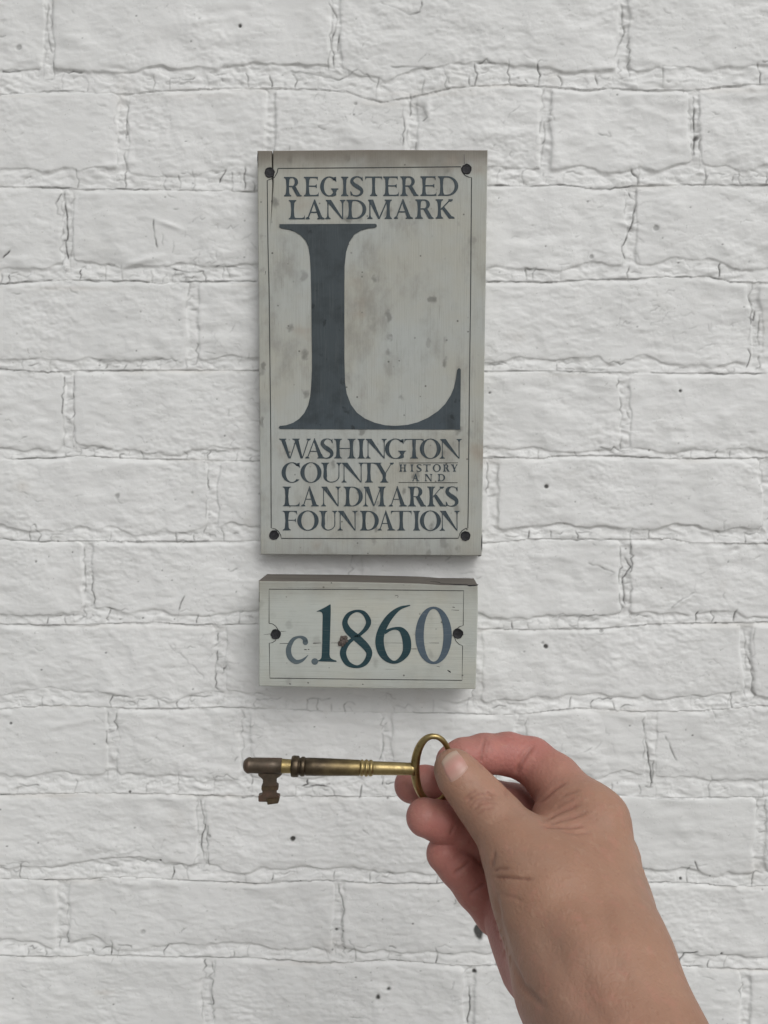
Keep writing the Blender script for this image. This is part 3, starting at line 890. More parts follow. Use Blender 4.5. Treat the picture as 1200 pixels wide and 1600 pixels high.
# --- registered landmark sign
YF = -0.015
big = empty('landmark_sign', tuple(on_plane(np.array(580.), np.array(869.), 0.0)),
            'tall weathered wooden sign with a large slate letter L, fixed to the white brick wall', 'sign')
zt_big = float(on_plane(np.array(580.), np.array(235.), YF)[2]); zb_big = float(on_plane(np.array(580.), np.array(868.), YF)[2])
M_BIG = sign_paint('weathered_cream_sign_paint', (950, 1, 22), (0.395, 0.415, 0.398), (0.385, 0.382, 0.335), .95, zt_big, zb_big, 1.15)
board([(402, 235), (424.2, 235), (424.4, 262), (425.2, 290), (424.2, 315), (422.3, 362), (424.9, 320), (427.0, 288), (426.6, 262), (426.4, 235), (580, 233.6), (762, 234.2), (760.5, 330), (752.6, 868.5), (580, 867.6), (407, 866.5), (404.5, 560)],
      YF, -0.001, [M_BIG, M_BARE], big, .0007, 0)
M_INK = ink_material('slate_lettering_paint', (0.045, 0.062, 0.073), fade=.30, grain=(900, 1, 40))
M_L = ink_material('slate_big_letter_paint', (0.055, 0.068, 0.075), (0.067, 0.092, 0.117), -.045, .09, fade=.10, grain=(700, 1, 30), blotch=.8)
rows = [
 (276.6, 306.8, 275.3, 306.0, 5.4, 1.9, [('R', 443.8, 471.3), ('E', 475, 498), ('G', 500.3, 530.4), ('I', 533, 544.4), ('S', 547.3, 568), ('T', 570.6, 597), ('E', 598.8, 623), ('R', 625.6, 653.8), ('E', 656.9, 681.9), ('D', 684.4, 716)]),
 (312.8, 342.8, 311.3, 341.5, 5.6, 1.9, [('L', 451.3, 476.3), ('A', 477.8, 506.9), ('N', 509, 538.8), ('D', 541.3, 572.5), ('M', 575, 612.5), ('A', 615.6, 645), ('R', 649, 677.5), ('K', 680.6, 709.4)]),
 (685.3, 716.2, 686, 716.5, 6.0, 1.25, [('W', 437.5, 485), ('A', 476.9, 507.5), ('S', 501.3, 521), ('H', 521.9, 555.6), ('I', 558.8, 570), ('N', 571.5, 604), ('G', 601.5, 636.9), ('T', 632, 662), ('O', 656, 689), ('N', 687.5, 721)]),
 (722.8, 753.8, 723, 754, 6.0, 1.25, [('C', 440, 470), ('O', 469.4, 502.5), ('U', 501.9, 533), ('N', 534, 568), ('T', 563, 590), ('Y', 584, 615.6)]),
 (725.6, 736.9, 725.6, 736.9, 2.2, 1.0, [('H', 624, 635), ('I', 641.5, 646), ('S', 651, 658.8), ('T', 661, 673), ('O', 676.3, 688.8), ('R', 692.3, 702.5), ('Y', 705, 715)]),
 (740.6, 751.9, 740.6, 751.9, 2.2, 1.0, [('A', 644, 655), ('N', 664, 675), ('D', 684, 695.5)]),
 (760.3, 791, 760.3, 791.3, 6.0, 1.25, [('L', 441.9, 468), ('A', 470.6, 498), ('N', 502, 532), ('D', 537, 567), ('M', 568, 603), ('A', 607.5, 635.6), ('R', 637.5, 665.6), ('K', 667.5, 696), ('S', 696.3, 716.3)]),
 (798.1, 828.6, 798.1, 829, 6.0, 1.25, [('F', 441.9, 465.5), ('O', 464.4, 498), ('U', 498.8, 526.5), ('N', 528, 558.5), ('D', 562.5, 592), ('A', 590, 617), ('T', 611, 643), ('I', 645.6, 656.3), ('O', 656, 689), ('N', 687.5, 717.8)]),
]
for ytl, ybl, ytr, ybr, w, t, letters in rows:
    for ch, xa, xb in letters:
        k = ((xa + xb) / 2 - 440) / 280
        paint_pieces(glyph(ch, xa, xb, ytl + (ytr - ytl) * k, ybl + (ybr - ybl) * k, w, t), YF, M_INK, big, 'letter')
Z1s = lambda pts: [(390 + x / 3.158, 220 + y / 3.158) for x, y in pts]
Z2s = lambda pts: [(390 + x / 3.158, 560 + y / 3.158) for x, y in pts]
L_upper = Z1s([(148, 412), (620, 410), (627, 414), (627, 424), (618, 430), (585, 433), (550, 443), (518, 462), (492, 500), (476, 550), (469, 620), (468, 760), (468, 1000)])
L_right = Z2s([(468, 0), (471, 120), (480, 175), (500, 228), (530, 268), (570, 297), (620, 318), (670, 330), (720, 333), (780, 328), (830, 315), (880, 293), (930, 260), (965, 225), (992, 183), (1008, 145), (1018, 100), (1024, 58), (1029, 50), (1037, 49), (1042, 56), (1041, 200), (1039, 351), (600, 350), (150, 348), (144, 341), (149, 333)])
L_left = Z2s([(180, 330), (215, 318), (245, 298), (270, 270), (289, 232), (299, 190), (304, 140), (308, 60), (308, 0)])
L_left2 = Z1s([(307, 1000), (305, 760), (302, 640), (298, 570), (290, 522), (276, 492), (252, 466), (222, 448), (190, 438), (155, 432), (147, 426)])
paint_pieces([L_upper + L_right + L_left + L_left2], YF, M_L, big, 'letter', .0004)['label'] = 'very large slate letter L with curved serifs'

def thin_line(pts, w, yf, mat, parent, name='border_line'):
    return paint_pieces(stroke(pts, [w] * len(pts), sub=1), yf, mat, parent, name, .00012)
def arc_pts(cx, cy, r, a0, a1, n=10):
    return [(cx + r * math.cos(math.radians(a0 + (a1 - a0) * i / n)), cy - r * math.sin(math.radians(a0 + (a1 - a0) * i / n))) for i in range(n + 1)]
M_LINE = ink_material('border_line_paint', (0.045, 0.050, 0.048), fade=.35)
border = [(434.5, 263.2), (580, 262), (720, 260.6)] + [(721, 265), (723, 270), (727, 274.5), (733, 277), (736.8, 277.5)] + \
         [(735.5, 450), (733.6, 600), (731.5, 800), (731.0, 825)] + [(727, 826), (722, 829), (718.5, 834), (716.2, 841)] + \
         [(580, 841.4), (439.6, 841.2)] + [(438.5, 836), (435, 830), (430, 826.5), (423.8, 825)] + [(423.3, 700), (421.8, 560), (420.5, 450), (418.7, 380), (417.6, 282)] + [(424, 279.5), (429, 277), (433, 270), (434.5, 263.2)]
thin_line(border, 1.4, YF, M_LINE, big)
thin_line([(623.3, 723.4), (715.5, 723.2)], 1.0, YF, M_LINE, big, 'rule_line')
thin_line([(623, 753.8), (715, 754.2)], 1.0, YF, M_LINE, big, 'rule_line')

def screw(px, py, rpx, yf, parent, seed):
    c = on_plane(np.array(float(px)), np.array(float(py)), yf)
    rr = rpx * K / 1000 * (DIST + yf) / DIST
    rs = random.Random(seed)
    bm = bmesh.new(); n = 26
    jit = [1 + rs.uniform(-.06, .06) for _ in range(n)]
    prof = [(1.08, .0002), (1.04, -.0005), (.93, -.0007), (.80, -.00035), (.5, -.0002), (.2, -.00015)]
    rings = []
    for r_, y_ in prof:
        rings.append([bm.verts.new((c[0] + rr * r_ * jit[i] * math.cos(2 * math.pi * i / n), yf + y_, c[2] + rr * r_ * jit[i] * math.sin(2 * math.pi * i / n))) for i in range(n)])
    for a, b in zip(rings[:-1], rings[1:]):
        for i in range(n): bm.faces.new((a[i], a[(i + 1) % n], b[(i + 1) % n], b[i]))
    bm.faces.new(rings[-1])
    bmesh.ops.recalc_face_normals(bm, faces=bm.faces[:])
    m = bpy.data.meshes.new('screw'); bm.to_mesh(m); bm.free()
    shift(m, parent)
    return link('screw', m, M_SCREW, parent)
for i, (sx, sy) in enumerate(((421.5, 269.5), (729, 264.3), (428.3, 836), (727.5, 837.3))): screw(sx, sy, 7.3, YF, big, i)

# --- c.1860 sign
YS = -0.035
small = empty('date_sign', tuple(on_plane(np.array(575.), np.array(1076.), 0.0)),
              'short thick wooden sign painted with the date c.1860, below the tall sign', 'sign')
zt_s = float(on_plane(np.array(575.), np.array(908.), YS)[2]); zb_s = float(on_plane(np.array(575.), np.array(1076.), YS)[2])
M_SMALL = sign_paint('weathered_white_sign_paint', (20, 1, 950), (0.44, 0.465, 0.435), (0.45, 0.452, 0.395), .45, zt_s, zb_s, .45)
board([(404, 907.5), (520, 908.5), (655, 911.5), (690, 914), (746.5, 914.5), (747, 950), (743.3, 1077), (575, 1076), (404, 1072.5), (404.5, 990)], YS, -0.001, [M_SMALL, M_BARE], small, .0008, 0)
M_TEAL = ink_material('dark_teal_digit_paint', (0.016, 0.045, 0.062), (0.020, 0.050, 0.060), fade=.16, grain=(45, 1, 1100), blotch=.3)
M_BLUE = ink_material('faded_blue_digit_paint', (0.078, 0.108, 0.138), fade=.35, grain=(45, 1, 1100), blotch=.3)
M_PALE = ink_material('pale_grey_letter_paint', (0.095, 0.125, 0.140), fade=.5, grain=(45, 1, 1100), blotch=.25)
ZA = lambda p: (435 + p[0] / 8, 930 + p[1] / 8)
ZB = lambda p: (575 + p[0] / 8, 930 + p[1] / 8)
def traced(conv, pts, ws, closed=False): return stroke([conv(p) for p in pts], [w / 8 for w in ws], closed)
c_ = traced(ZA, [(338, 590), (333, 556), (300, 528), (250, 522), (185, 553), (137, 635), (127, 705), (150, 780), (215, 832), (285, 820), (335, 785), (372, 746)], [66, 58, 42, 28, 46, 60, 66, 66, 56, 40, 22, 6])
c_.append([ZA((338 + 34 * math.cos(a), 588 + 34 * math.sin(a))) for a in np.linspace(0, 2 * math.pi, 20, endpoint=False)])
paint_pieces(c_, YS, M_PALE, small, 'letter')['label'] = 'pale grey lower-case c'
paint_pieces([[ZA((455 + 42 * math.cos(a), 828 + 41 * math.sin(a))) for a in np.linspace(0, 2 * math.pi, 24, endpoint=False)]], YS, M_PALE, small, 'full_stop')
paint_pieces([[ZA(p) for p in ((480, 206), (478, 202), (555, 165), (610, 135), (648, 112), (654, 122), (655, 200), (650, 400), (643, 620), (640, 740), (646, 775), (665, 795), (695, 808), (726, 818), (727, 832), (600, 829), (495, 825), (495, 815), (518, 806), (536, 785), (542, 750), (548, 600), (551, 400), (554, 260), (550, 228), (540, 212), (520, 204))]], YS, M_TEAL, small, 'digit')
paint_pieces(traced(ZA, [(832, 335), (862, 425), (925, 490), (1010, 560), (1100, 650), (1137, 735), (1085, 845), (985, 893), (865, 850), (808, 730), (845, 625), (930, 548), (1030, 482), (1105, 400), (1126, 320), (1070, 225), (980, 196), (880, 240)],
             [68, 84, 92, 96, 88, 74, 62, 36, 66, 80, 66, 42, 40, 58, 66, 52, 30, 50], True), YS, M_TEAL, small, 'digit')
paint_pieces(traced(ZB, [(526, 126), (400, 162), (290, 250), (205, 370), (155, 490), (146, 600), (175, 715), (240, 800), (325, 838), (410, 800), (477, 710), (488, 600), (465, 500), (415, 432), (345, 414), (275, 430), (205, 468)],
             [12, 40, 74, 92, 100, 106, 98, 66, 38, 60, 94, 106, 98, 66, 34, 34, 44]), YS, M_TEAL, small, 'digit')
zero = []
for i in range(48):
    a0, a1 = 2 * math.pi * i / 48, 2 * math.pi * (i + 1) / 48
    e = lambda a, cx, cy, rx, ry: ZB((cx + rx * math.cos(a), cy + ry * math.sin(a)))
    zero.append([e(a0, 820, 502, 228, 360), e(a1, 820, 502, 228, 360), e(a1, 820, 500, 123, 330), e(a0, 820, 500, 123, 330)])
paint_pieces(zero, YS, M_BLUE, small, 'digit')['label'] = 'faded blue digit 0'
bs = [(420.5, 920.5), (575, 921.3), (724.6, 923)] + [(723.8, 977.2), (720, 978), (715.5, 981), (711.5, 985)] 
thin_line([(420.5, 974), (420.5, 920.5), (575, 921.3), (724.6, 923), (723.8, 977.2), (718, 979.2), (713, 983)], 1.05, YS, M_LINE, small)
thin_line([(709.5, 994), (712, 1001), (717, 1006.5), (722.8, 1009), (722, 1063), (575, 1061.3), (421.7, 1059.5), (420.8, 1005), (426, 1004), (431, 1000.5)], 1.05, YS, M_LINE, small)
thin_line([(420.5, 974), (426, 974.8), (431, 978.5), (434.6, 984)], 1.05, YS, M_LINE, small)
screw(431, 991, 7.8, YS, small, 11); screw(715.6, 989.8, 7.8, YS, small, 12)
# splits in the paint and the lifted strip along the upper edge
def crk(lst, yf, parent):
    for pts, ws in lst: paint_pieces(stroke(pts, ws, sub=3), yf, M_SCREW, parent, 'split', .00005)
crk([([(672, 908.8), (684, 909.6), (690, 911.6), (700, 912.2), (712, 913.2), (728, 913.4), (733, 915), (745, 914.3), (747, 912.6)], [.3, .9, .5, .5, 1.1, .8, 1.9, 1.6, .4])], YS, small)
crk([([(682, 1041), (687, 1042)], [.3, .9]), ([(699, 1047), (702, 1049), (704.5, 1050.5)], [.6, 2.0, 1.2]), ([(705, 953), (717, 953.6)], [.4, .8]), ([(707, 948.5), (710.5, 949)], [.8, 1]), ([(489, 1005), (502, 1004.6)], [1.0, .7]),
     ([(475, 1015), (479, 1015)], [.8, 1.3]), ([(481, 1014.8), (483.5, 1014.6)], [1.3, .6]), ([(517, 1004.6), (529, 1004.4)], [.4, .7]), ([(412, 991.6), (424, 990.2)], [.3, .8]), ([(439, 986.6), (447, 986.4)], [.7, .3]),
     ([(437, 1005.5), (450, 1005.3)], [.6, .8]), ([(601, 1004.4), (640, 1005)], [.3, .5]), ([(670, 1004.5), (686, 1004.7)], [.3, .7]), ([(640, 1013.8), (651, 1014)], [.5, .9]), ([(452, 1068.5), (455, 1069)], [1.5, 1]), ([(566, 1069), (568, 1069.3)], [1.3, 1]),
     ([(517, 910.5), (519, 911)], [1.6, .8]), ([(404.8, 925), (404.9, 940)], [.4, .9]), ([(617, 931), (622, 930.6), (621, 934)], [.7, .5, .4]), ([(450, 918.4), (560, 919)], [.15, .25])], YS, small)
crk([([(403, 238), (402.6, 246), (403.2, 262)], [.5, 1.6, .3]), ([(725.2, 241), (725.4, 256)], [.5, .8]), ([(414, 430), (415, 424)], [.4, .8]), ([(753.5, 835), (752.8, 848), (753.3, 862)], [.3, 1.5, .3]),
     ([(495, 391.5), (495.4, 391.8)], [1.5, 1.5]), ([(545, 382), (545.5, 382.2)], [1.6, 1.6]), ([(536.5, 391.5), (538, 392.6)], [1, 1]), ([(747, 869), (751, 868.6)], [.8, 1.2])], YF, big)

# dry mud clump stuck to the 8
def mud():
    m, nt, b = new_mat('dry_brown_mud')
    c = ramp(nt, noise(nt, geo_pos(nt), 700, 4), [(.35, (.055, .045, .04)), (.7, (.16, .13, .115))])
    nt.links.new(c, b.inputs['Base Color']); b.inputs['Roughness'].default_value = .95
    bump(nt, b, [(noise(nt, geo_pos(nt), 1500, 3), .0006, 1)])
    return m
bm = bmesh.new()
for cx, cy, r_ in ((539, 996.5, 4.2), (534.5, 999, 3.6), (532.5, 1004, 4.0), (537, 1003, 4.5), (531, 1006.5, 2.8), (535, 1008, 2.6), (541, 1001, 3.2), (534, 995, 2.2)):
    p = on_plane(np.array(float(cx)), np.array(float(cy)), YS)
    ret = bmesh.ops.create_icosphere(bm, subdivisions=2, radius=r_ * K / 1000 * .93)
    for v in ret['verts']:
        v.co *= 1 + random.uniform(-.16, .16)
        v.co.y *= .8
        v.co += Vector((p[0], YS - .0004, p[2]))
m = bpy.data.meshes.new('mud_clump'); bm.to_mesh(m); bm.free()
pc = on_plane(np.array(536.), np.array(1002.), YS)
m.transform(Matrix.Translation(-Vector(pc)))
o = link('mud_clump', m, mud()); o.location = pc
o['label'] = 'small crusty brown mud clump stuck beside the digit 8 on the date sign'; o['category'] = 'mud clump'

# ------------------------------------------------------------------ brass key
KD = 0.356
def key_material(name, patina):
    m, nt, b = new_mat(name)
    P = geo_pos(nt)
    n1 = noise(nt, P, 130, 4, .6); n2 = noise(nt, P, 420, 4, .6)
    brass = ramp(nt, n1, [(.3, (.29, .22, .095)), (.7, (.43, .34, .165))])
    dark = ramp(nt, n1, [(.3, (.045, .035, .026)), (.5, (.09, .068, .048)), (.75, (.15, .085, .065))])
    if patina == 0: fac = maprange(nt, n2, .50, .8, 0, .55)
    elif patina == 1: fac = maprange(nt, n2, .25, .75, .80, 1.0)
    else: fac = maprange(nt, n1, .2, .5, .95, 1.0)
    base = mix(nt, fac, brass, dark)
    nt.links.new(base, b.inputs['Base Color'])
    b.inputs['Metallic'].default_value = 1.0 if patina == 0 else (.85 if patina == 1 else .55)
    r = maprange(nt, n2, .3, .7, .30 if patina == 0 else .36, .44 if patina == 0 else .52)
    nt.links.new(r, b.inputs['Roughness'])
    bump(nt, b, [(n2, .0002, .3), (noise(nt, P, 1500, 2), .00006, .4)])
    return m
M_BRASS = key_material('bright_worn_brass', 0)
M_DARK = key_material('dark_tarnished_brass', 1)
M_RUST = key_material('reddish_brown_tarnished_metal', 2)
def taper_mat():   # barrel: dark tarnish rubbed thin near the grip
    m, nt, b = new_mat('rubbed_tarnished_brass')
    P = geo_pos(nt)
    sep = nt.nodes.new('ShaderNodeSeparateXYZ'); nt.links.new(P, sep.inputs[0])
    n1 = noise(nt, P, 130, 4, .6); n2 = noise(nt, P, 420, 4, .6)
    xx_ = math_n(nt, 'ADD', sep.outputs['X'], math_n(nt, 'MULTIPLY', n1, .02))
    xa = float(world_pt(520., 1200., KD)[0]); xb = float(world_pt(565., 1200., KD)[0])
    tcol = ramp(nt, n1, [(.3, (.06, .046, .032)), (.7, (.13, .10, .065))])
    bcol = ramp(nt, n1, [(.3, (.20, .15, .065)), (.7, (.30, .23, .10))])
    nt.links.new(mix(nt, maprange(nt, xx_, xa, xb + .02), tcol, bcol), b.inputs['Base Color'])
    b.inputs['Metallic'].default_value = .9
    nt.links.new(maprange(nt, n2, .3, .7, .3, .48), b.inputs['Roughness'])
    bump(nt, b, [(n2, .0002, .3)])
    return m
M_RUB = taper_mat()

A_ = world_pt(380., 1195.6, KD - .002); B_ = world_pt(648., 1201.6, KD)
ax = Vector(B_ - A_); KL = ax.length; ax.normalize()
perp = ax.cross(Vector((0, 0, 1))).normalized(); up = perp.cross(ax).normalized()
PXM = KD / F_PX
key_root = empty('brass_key', tuple(world_pt(648., 1201.6, KD)), 'long old brass skeleton key with tarnished shank, pinched between finger and thumb', 'key')
def axp(px): return Vector(A_) + ax * (KL * (px - 380) / 268.0)
def lathe(name, prof, mat, n=36):
    bm = bmesh.new(); rg = []
    for x, r_ in prof:
        c = axp(x); rr = r_ * PXM
        rg.append([bm.verts.new(c + perp * rr * math.cos(2 * math.pi * i / n) + up * rr * math.sin(2 * math.pi * i / n)) for i in range(n)])
    for a, b in zip(rg[:-1], rg[1:]):
        for i in range(n): bm.faces.new((a[i], a[(i + 1) % n], b[(i + 1) % n], b[i]))
    bm.faces.new(rg[0]); bm.faces.new(rg[-1])
    bmesh.ops.recalc_face_normals(bm, faces=bm.faces[:])
    for f in bm.faces: f.smooth = len(f.verts) == 4
    m = bpy.data.meshes.new(name); bm.to_mesh(m); bm.free()
    for e in m.edges: pass
    shift(m, key_root)
    return link(name, m, mat, key_root)
lathe('tip', [(379.6, 1), (380.2, 4.5), (381.5, 7.5), (383.5, 9.8), (386, 11.6), (388, 12.4), (390.5, 12.2), (392, 11.7), (400, 11.9), (420, 12.2), (439.5, 12.2), (440, 11.0)], M_RUST)
lathe('neck', [(439, 10.7), (440, 11.2), (442, 11.0), (447, 10.6), (453, 10.6), (456, 11.0)], M_BRASS)
lathe('collar', [(454.5, 10), (455, 14.5), (456, 15.8), (459, 16.3), (465, 16.1), (466.6, 15.2), (467, 13.2), (468.5, 13.0), (469.5, 14.2), (471.5, 14.9), (474.5, 14.8), (476.4, 13.8), (477.3, 12.4)], M_RUB)
lathe('barrel', [(477, 12.8), (478, 13.6), (490, 13.6), (515, 13.1), (540, 12.5), (561, 12.0), (562, 11.6)], M_RUB)
lathe('ring_moulding', [(561.5, 10.8), (562.5, 11.2), (563.5, 12.3), (565.2, 12.7), (566.8, 12.2), (567.8, 11.0), (569, 11.0), (570, 12.4), (572, 13.0), (574, 12.4), (575.2, 11.0), (576.2, 11.0), (577.2, 12.2), (579, 12.6), (580.8, 12.2), (582, 11.0), (583, 10.4)], M_BRASS)
lathe('shank', [(582, 10.2), (583, 10.4), (600, 10.2), (625, 9.8), (637, 9.4), (643, 9.8), (648, 10.5)], M_BRASS)
# bow: a thick-cheeked oval ring tilted a little away at the bottom
def bow_mesh():
    n, k = 96, 20
    bm = bmesh.new(); rg = []
    cx, cy, rx, ry = 677.0, 1201.5, 28.5, 51.0
    pts, rad = [], []
    for i in range(n):
        a = 2 * math.pi * i / n
        x, y = math.cos(a), math.sin(a)
        sx = abs(x) ** .92 * (1 if x > 0 else -1)
        px_, py_ = cx + rx * sx, cy - ry * y
        d = KD + (py_ - cy) * PXM * .42
        pts.append(world_pt(px_, py_, d))
        left = max(0.0, -x) ** 1.5
        rad.append((4.1 + 3.0 * left + .2 * max(0, y)) * PXM)
    pts = np.array(pts)
    nrm = Vector(np.cross(pts[n // 4] - pts[0], pts[n // 2] - pts[0])).normalized()
    for i in range(n):
        tg = Vector(pts[(i + 1) % n] - pts[i - 1]).normalized(); sd_ = tg.cross(nrm).normalized()
        rg.append([bm.verts.new(Vector(pts[i]) + sd_ * rad[i] * math.cos(2 * math.pi * j / k) + nrm * rad[i] * 1.0 * math.sin(2 * math.pi * j / k)) for j in range(k)])
    for i in range(n):
        a, b = rg[i], rg[(i + 1) % n]
        for j in range(k): bm.faces.new((a[j], a[(j + 1) % k], b[(j + 1) % k], b[j]))
    bmesh.ops.recalc_face_normals(bm, faces=bm.faces[:])
    for f in bm.faces: f.smooth = True
    m = bpy.data.meshes.new('bow'); bm.to_mesh(m); bm.free()
    return shift(m, key_root)
link('bow', bow_mesh(), M_BRASS, key_root)
def plate(name, pts, th, mat, back=0.0):
    P = [world_pt(x, y, KD - .002 + (x - 380) * .002 / 268) for x, y in pts]
    bm = bmesh.new()
    off = Vector(perp) * (th / 2); cshift = Vector(perp) * back
    a = [bm.verts.new(Vector(p) + off + cshift) for p in P]; b = [bm.verts.new(Vector(p) - off + cshift) for p in P]
    bm.faces.new(a); bm.faces.new(list(reversed(b)))
    for i in range(len(P)): bm.faces.new((a[i], b[i], b[(i + 1) % len(P)], a[(i + 1) % len(P)]))
    bmesh.ops.recalc_face_normals(bm, faces=bm.faces[:])
    bmesh.ops.bevel(bm, geom=[e for e in bm.edges if e.calc_face_angle(0) > .5], offset=.00022, segments=2, affect='EDGES')
    m = bpy.data.meshes.new(name); bm.to_mesh(m); bm.free()
    shift(m, key_root)
    return link(name, m, mat, key_root)
bit = plate('bit', [(402, 1200), (443, 1200), (440.5, 1209), (437, 1212), (432.5, 1214.5), (432, 1224.5), (435, 1226), (435.3, 1232), (432, 1233.5), (432.2, 1241), (437, 1241.5), (437.2, 1247), (435.5, 1251.5), (418.5, 1253.8), (418, 1250.8), (404.5, 1250.6), (404.2, 1241.3), (410.5, 1240.2), (410.5, 1233.5), (409, 1232), (409.3, 1225.5), (411.5, 1224), (411.3, 1216), (408, 1213), (404.5, 1210.5)], .0034, M_RUST)
plate('ward', [(418.3, 1244.5), (437, 1243), (437.2, 1247), (435.5, 1251.8), (418.5, 1254)], .0052, M_DARK)
plate('ward', [(409.5, 1226), (434.8, 1226), (434.8, 1232), (409.5, 1232)], .0044, M_DARK)

# ------------------------------------------------------------------ hand: one continuous skin grown round a posed skeleton
f32 = np.float32
def C(px_, py_, d, r_):         # joint: camera-frame millimetres + radius
    p = cam_pt(px_, py_, d) * 1.0
    return np.array([p[0], p[1], p[2], r_ * d / F_PX], float)
CH = {
 'thumb': ([C(708, 1200, 346, 28.5), C(716, 1211, 345.5, 33), C(737, 1235, 344, 36), C(757, 1259, 341, 39.5), C(780, 1287, 336, 43.5), C(808, 1325, 329, 51), C(856, 1392, 317, 74)], 4.0, .12),
 'index': ([C(706, 1189, 367, 25), C(724, 1183, 368, 27.5), C(757, 1178, 371, 29.5), C(795, 1178, 374, 31.5), C(831, 1189, 374, 35), C(866, 1220, 366, 41), C(922, 1283, 345, 51)], 3.0, 1.0),
 'middle': ([C(643, 1227, 375, 27), C(664, 1228, 376, 29.5), C(702, 1233, 378, 30.5), C(750, 1245, 381, 31.5), C(805, 1262, 382, 34.5), C(850, 1295, 376, 41), C(935, 1345, 356, 52)], 3.0, 1.0),
 'ring': ([C(664, 1277, 355, 29.5), C(688, 1284, 357, 31), C(722, 1300, 362, 31), C(768, 1326, 367, 33), C(850, 1366, 366, 46)], 2.0, 1.0),
 'little': ([C(694, 1334, 357, 28), C(714, 1354, 357.5, 29.5), C(743, 1387, 358.5, 32.5), C(777, 1424, 359, 36), C(840, 1460, 356, 50)], 2.0, .95),
}
PALM = [ # (a, b, pinkness)
 (C(924, 1288, 345, 54), C(972, 1480, 300, 62), .05),
 (C(972, 1480, 300, 60), C(1024, 1640, 268, 68), .05),
 (C(946, 1345, 352, 54), C(966, 1560, 300, 66), 0.0),
 (C(912, 1385, 362, 56), C(930, 1560, 305, 66), 0.1),
 (C(808, 1325, 329, 51), C(860, 1402, 318, 82), .05),
 (C(860, 1402, 318, 82), C(912, 1520, 292, 90), .05),
 (C(848, 1340, 350, 40), C(930, 1440, 330, 80), .3),
 (C(905, 1300, 340, 36), C(850, 1370, 325, 48), .2),
 (C(864, 1274, 352, 27), C(885, 1335, 338, 44), .45),
 (C(836, 1440, 352, 63), C(886, 1560, 300, 74), .95),
 (C(790, 1400, 360, 40), C(850, 1500, 335, 66), 1.0),
 (C(908, 1530, 292, 86), C(1000, 1800, 240, 108), .15),
 (C(978, 1525, 286, 66), C(1106, 1800, 240, 98), .05),
 (C(1000, 1800, 240, 108), C(1260, 2500, 190, 190), .1),
 (C(1106, 1800, 240, 98), C(1440, 2480, 190, 180), .05),
]
def cone(P, a, b):
    ba = b[:3] - a[:3]; pa = P - a[:3]
    t = np.clip((pa @ ba) / (ba @ ba), 0, 1)
    return np.linalg.norm(pa - t[:, None] * ba, axis=1) - (a[3] + (b[3] - a[3]) * t), t
def smin(a, b, k):
    h = np.clip(.5 + .5 * (b - a) / k, 0, 1)
    return b + (a - b) * h - k * h * (1 - h)
def sdf(P, want_pink=False):
    P = np.asarray(P, float)
    d = None; pw = np.zeros(len(P)); pk = np.zeros(len(P))
    def note(dd, pink, sc=3.0):
        w = np.exp(-np.clip(dd, -3, 40) / sc); pw[:] += w; pk[:] += w * pink
    for a, b, pink in PALM:
        c, _ = cone(P, a, b)
        note(c, pink)
        d = c if d is None else smin(d, c, 13.0)
    out = d
    res = {}
    for nm, (js, kk, pink) in CH.items():
        fd = None
        for i in range(len(js) - 1):
            c, t = cone(P, js[i], js[i + 1])
            pp = pink
            if nm == 'index' and i >= 4: pp = .55 - .35 * t if i == 5 else .9 - .35 * t
            if nm == 'middle' and i >= 5: pp = .4
            note(c, pp, 1.6)
            fd = c if fd is None else smin(fd, c, kk)
        base = js[-1][:3]; mid = js[-2][:3]
        db = np.linalg.norm(P - base, axis=1)
        k = .6 + 10.0 * np.clip(1 - (db - js[-1][3]) / (26.0 if nm in ('thumb', 'index') else 8.0), 0, 1) ** 1.5
        res[nm] = (fd, k)
    for nm in ('thumb', 'index', 'middle', 'ring', 'little'):
        fd, k = res[nm]
        out = smin(out, fd, k)
    if want_pink: return out, pk / np.maximum(pw, 1e-9)
    return out

H_ = 0.72
lo = np.array([-6.0, -395.0, -420.0]); hi = np.array([195.0, -88.0, -150.0])
for js, _, _ in CH.values():
    pass
nb = 8
n3 = (np.ceil((hi - lo) / (H_ * nb)).astype(int)) * nb
cg = [lo[i] + (np.arange(n3[i] // nb) + .5) * H_ * nb for i in range(3)]
CX, CY, CZ = np.meshgrid(*cg, indexing='ij')
dc = sdf(np.stack([CX, CY, CZ], -1).reshape(-1, 3)).reshape(CX.shape)
VOL = np.repeat(np.repeat(np.repeat(np.where(dc < 0, -5.0, 5.0).astype(f32), nb, 0), nb, 1), nb, 2)
act = np.argwhere(np.abs(dc) < H_ * nb * .87 + 1.6)
loc = np.stack(np.meshgrid(*[np.arange(nb)] * 3, indexing='ij'), -1).reshape(-1, 3)
for s in range(0, len(act), 400):
    idx = (act[s:s + 400, None, :] * nb + loc[None]).reshape(-1, 3)
    VOL[idx[:, 0], idx[:, 1], idx[:, 2]] = sdf(lo + idx * H_)
inside = VOL < 0
cnt = sum(inside[a:a + inside.shape[0] - 1 if a == 0 else None, b:b + inside.shape[1] - 1 if b == 0 else None, c:c + inside.shape[2] - 1 if c == 0 else None].astype(np.int8)
          for a in (0, 1) for b in (0, 1) for c in (0, 1))
cells = np.argwhere((cnt > 0) & (cnt < 8))
vid = -np.ones(cnt.shape, np.int32); vid[cells[:, 0], cells[:, 1], cells[:, 2]] = np.arange(len(cells))
acc = np.zeros((len(cells), 3)); na = np.zeros(len(cells))
cor = [(a, b, c) for a in (0, 1) for b in (0, 1) for c in (0, 1)]
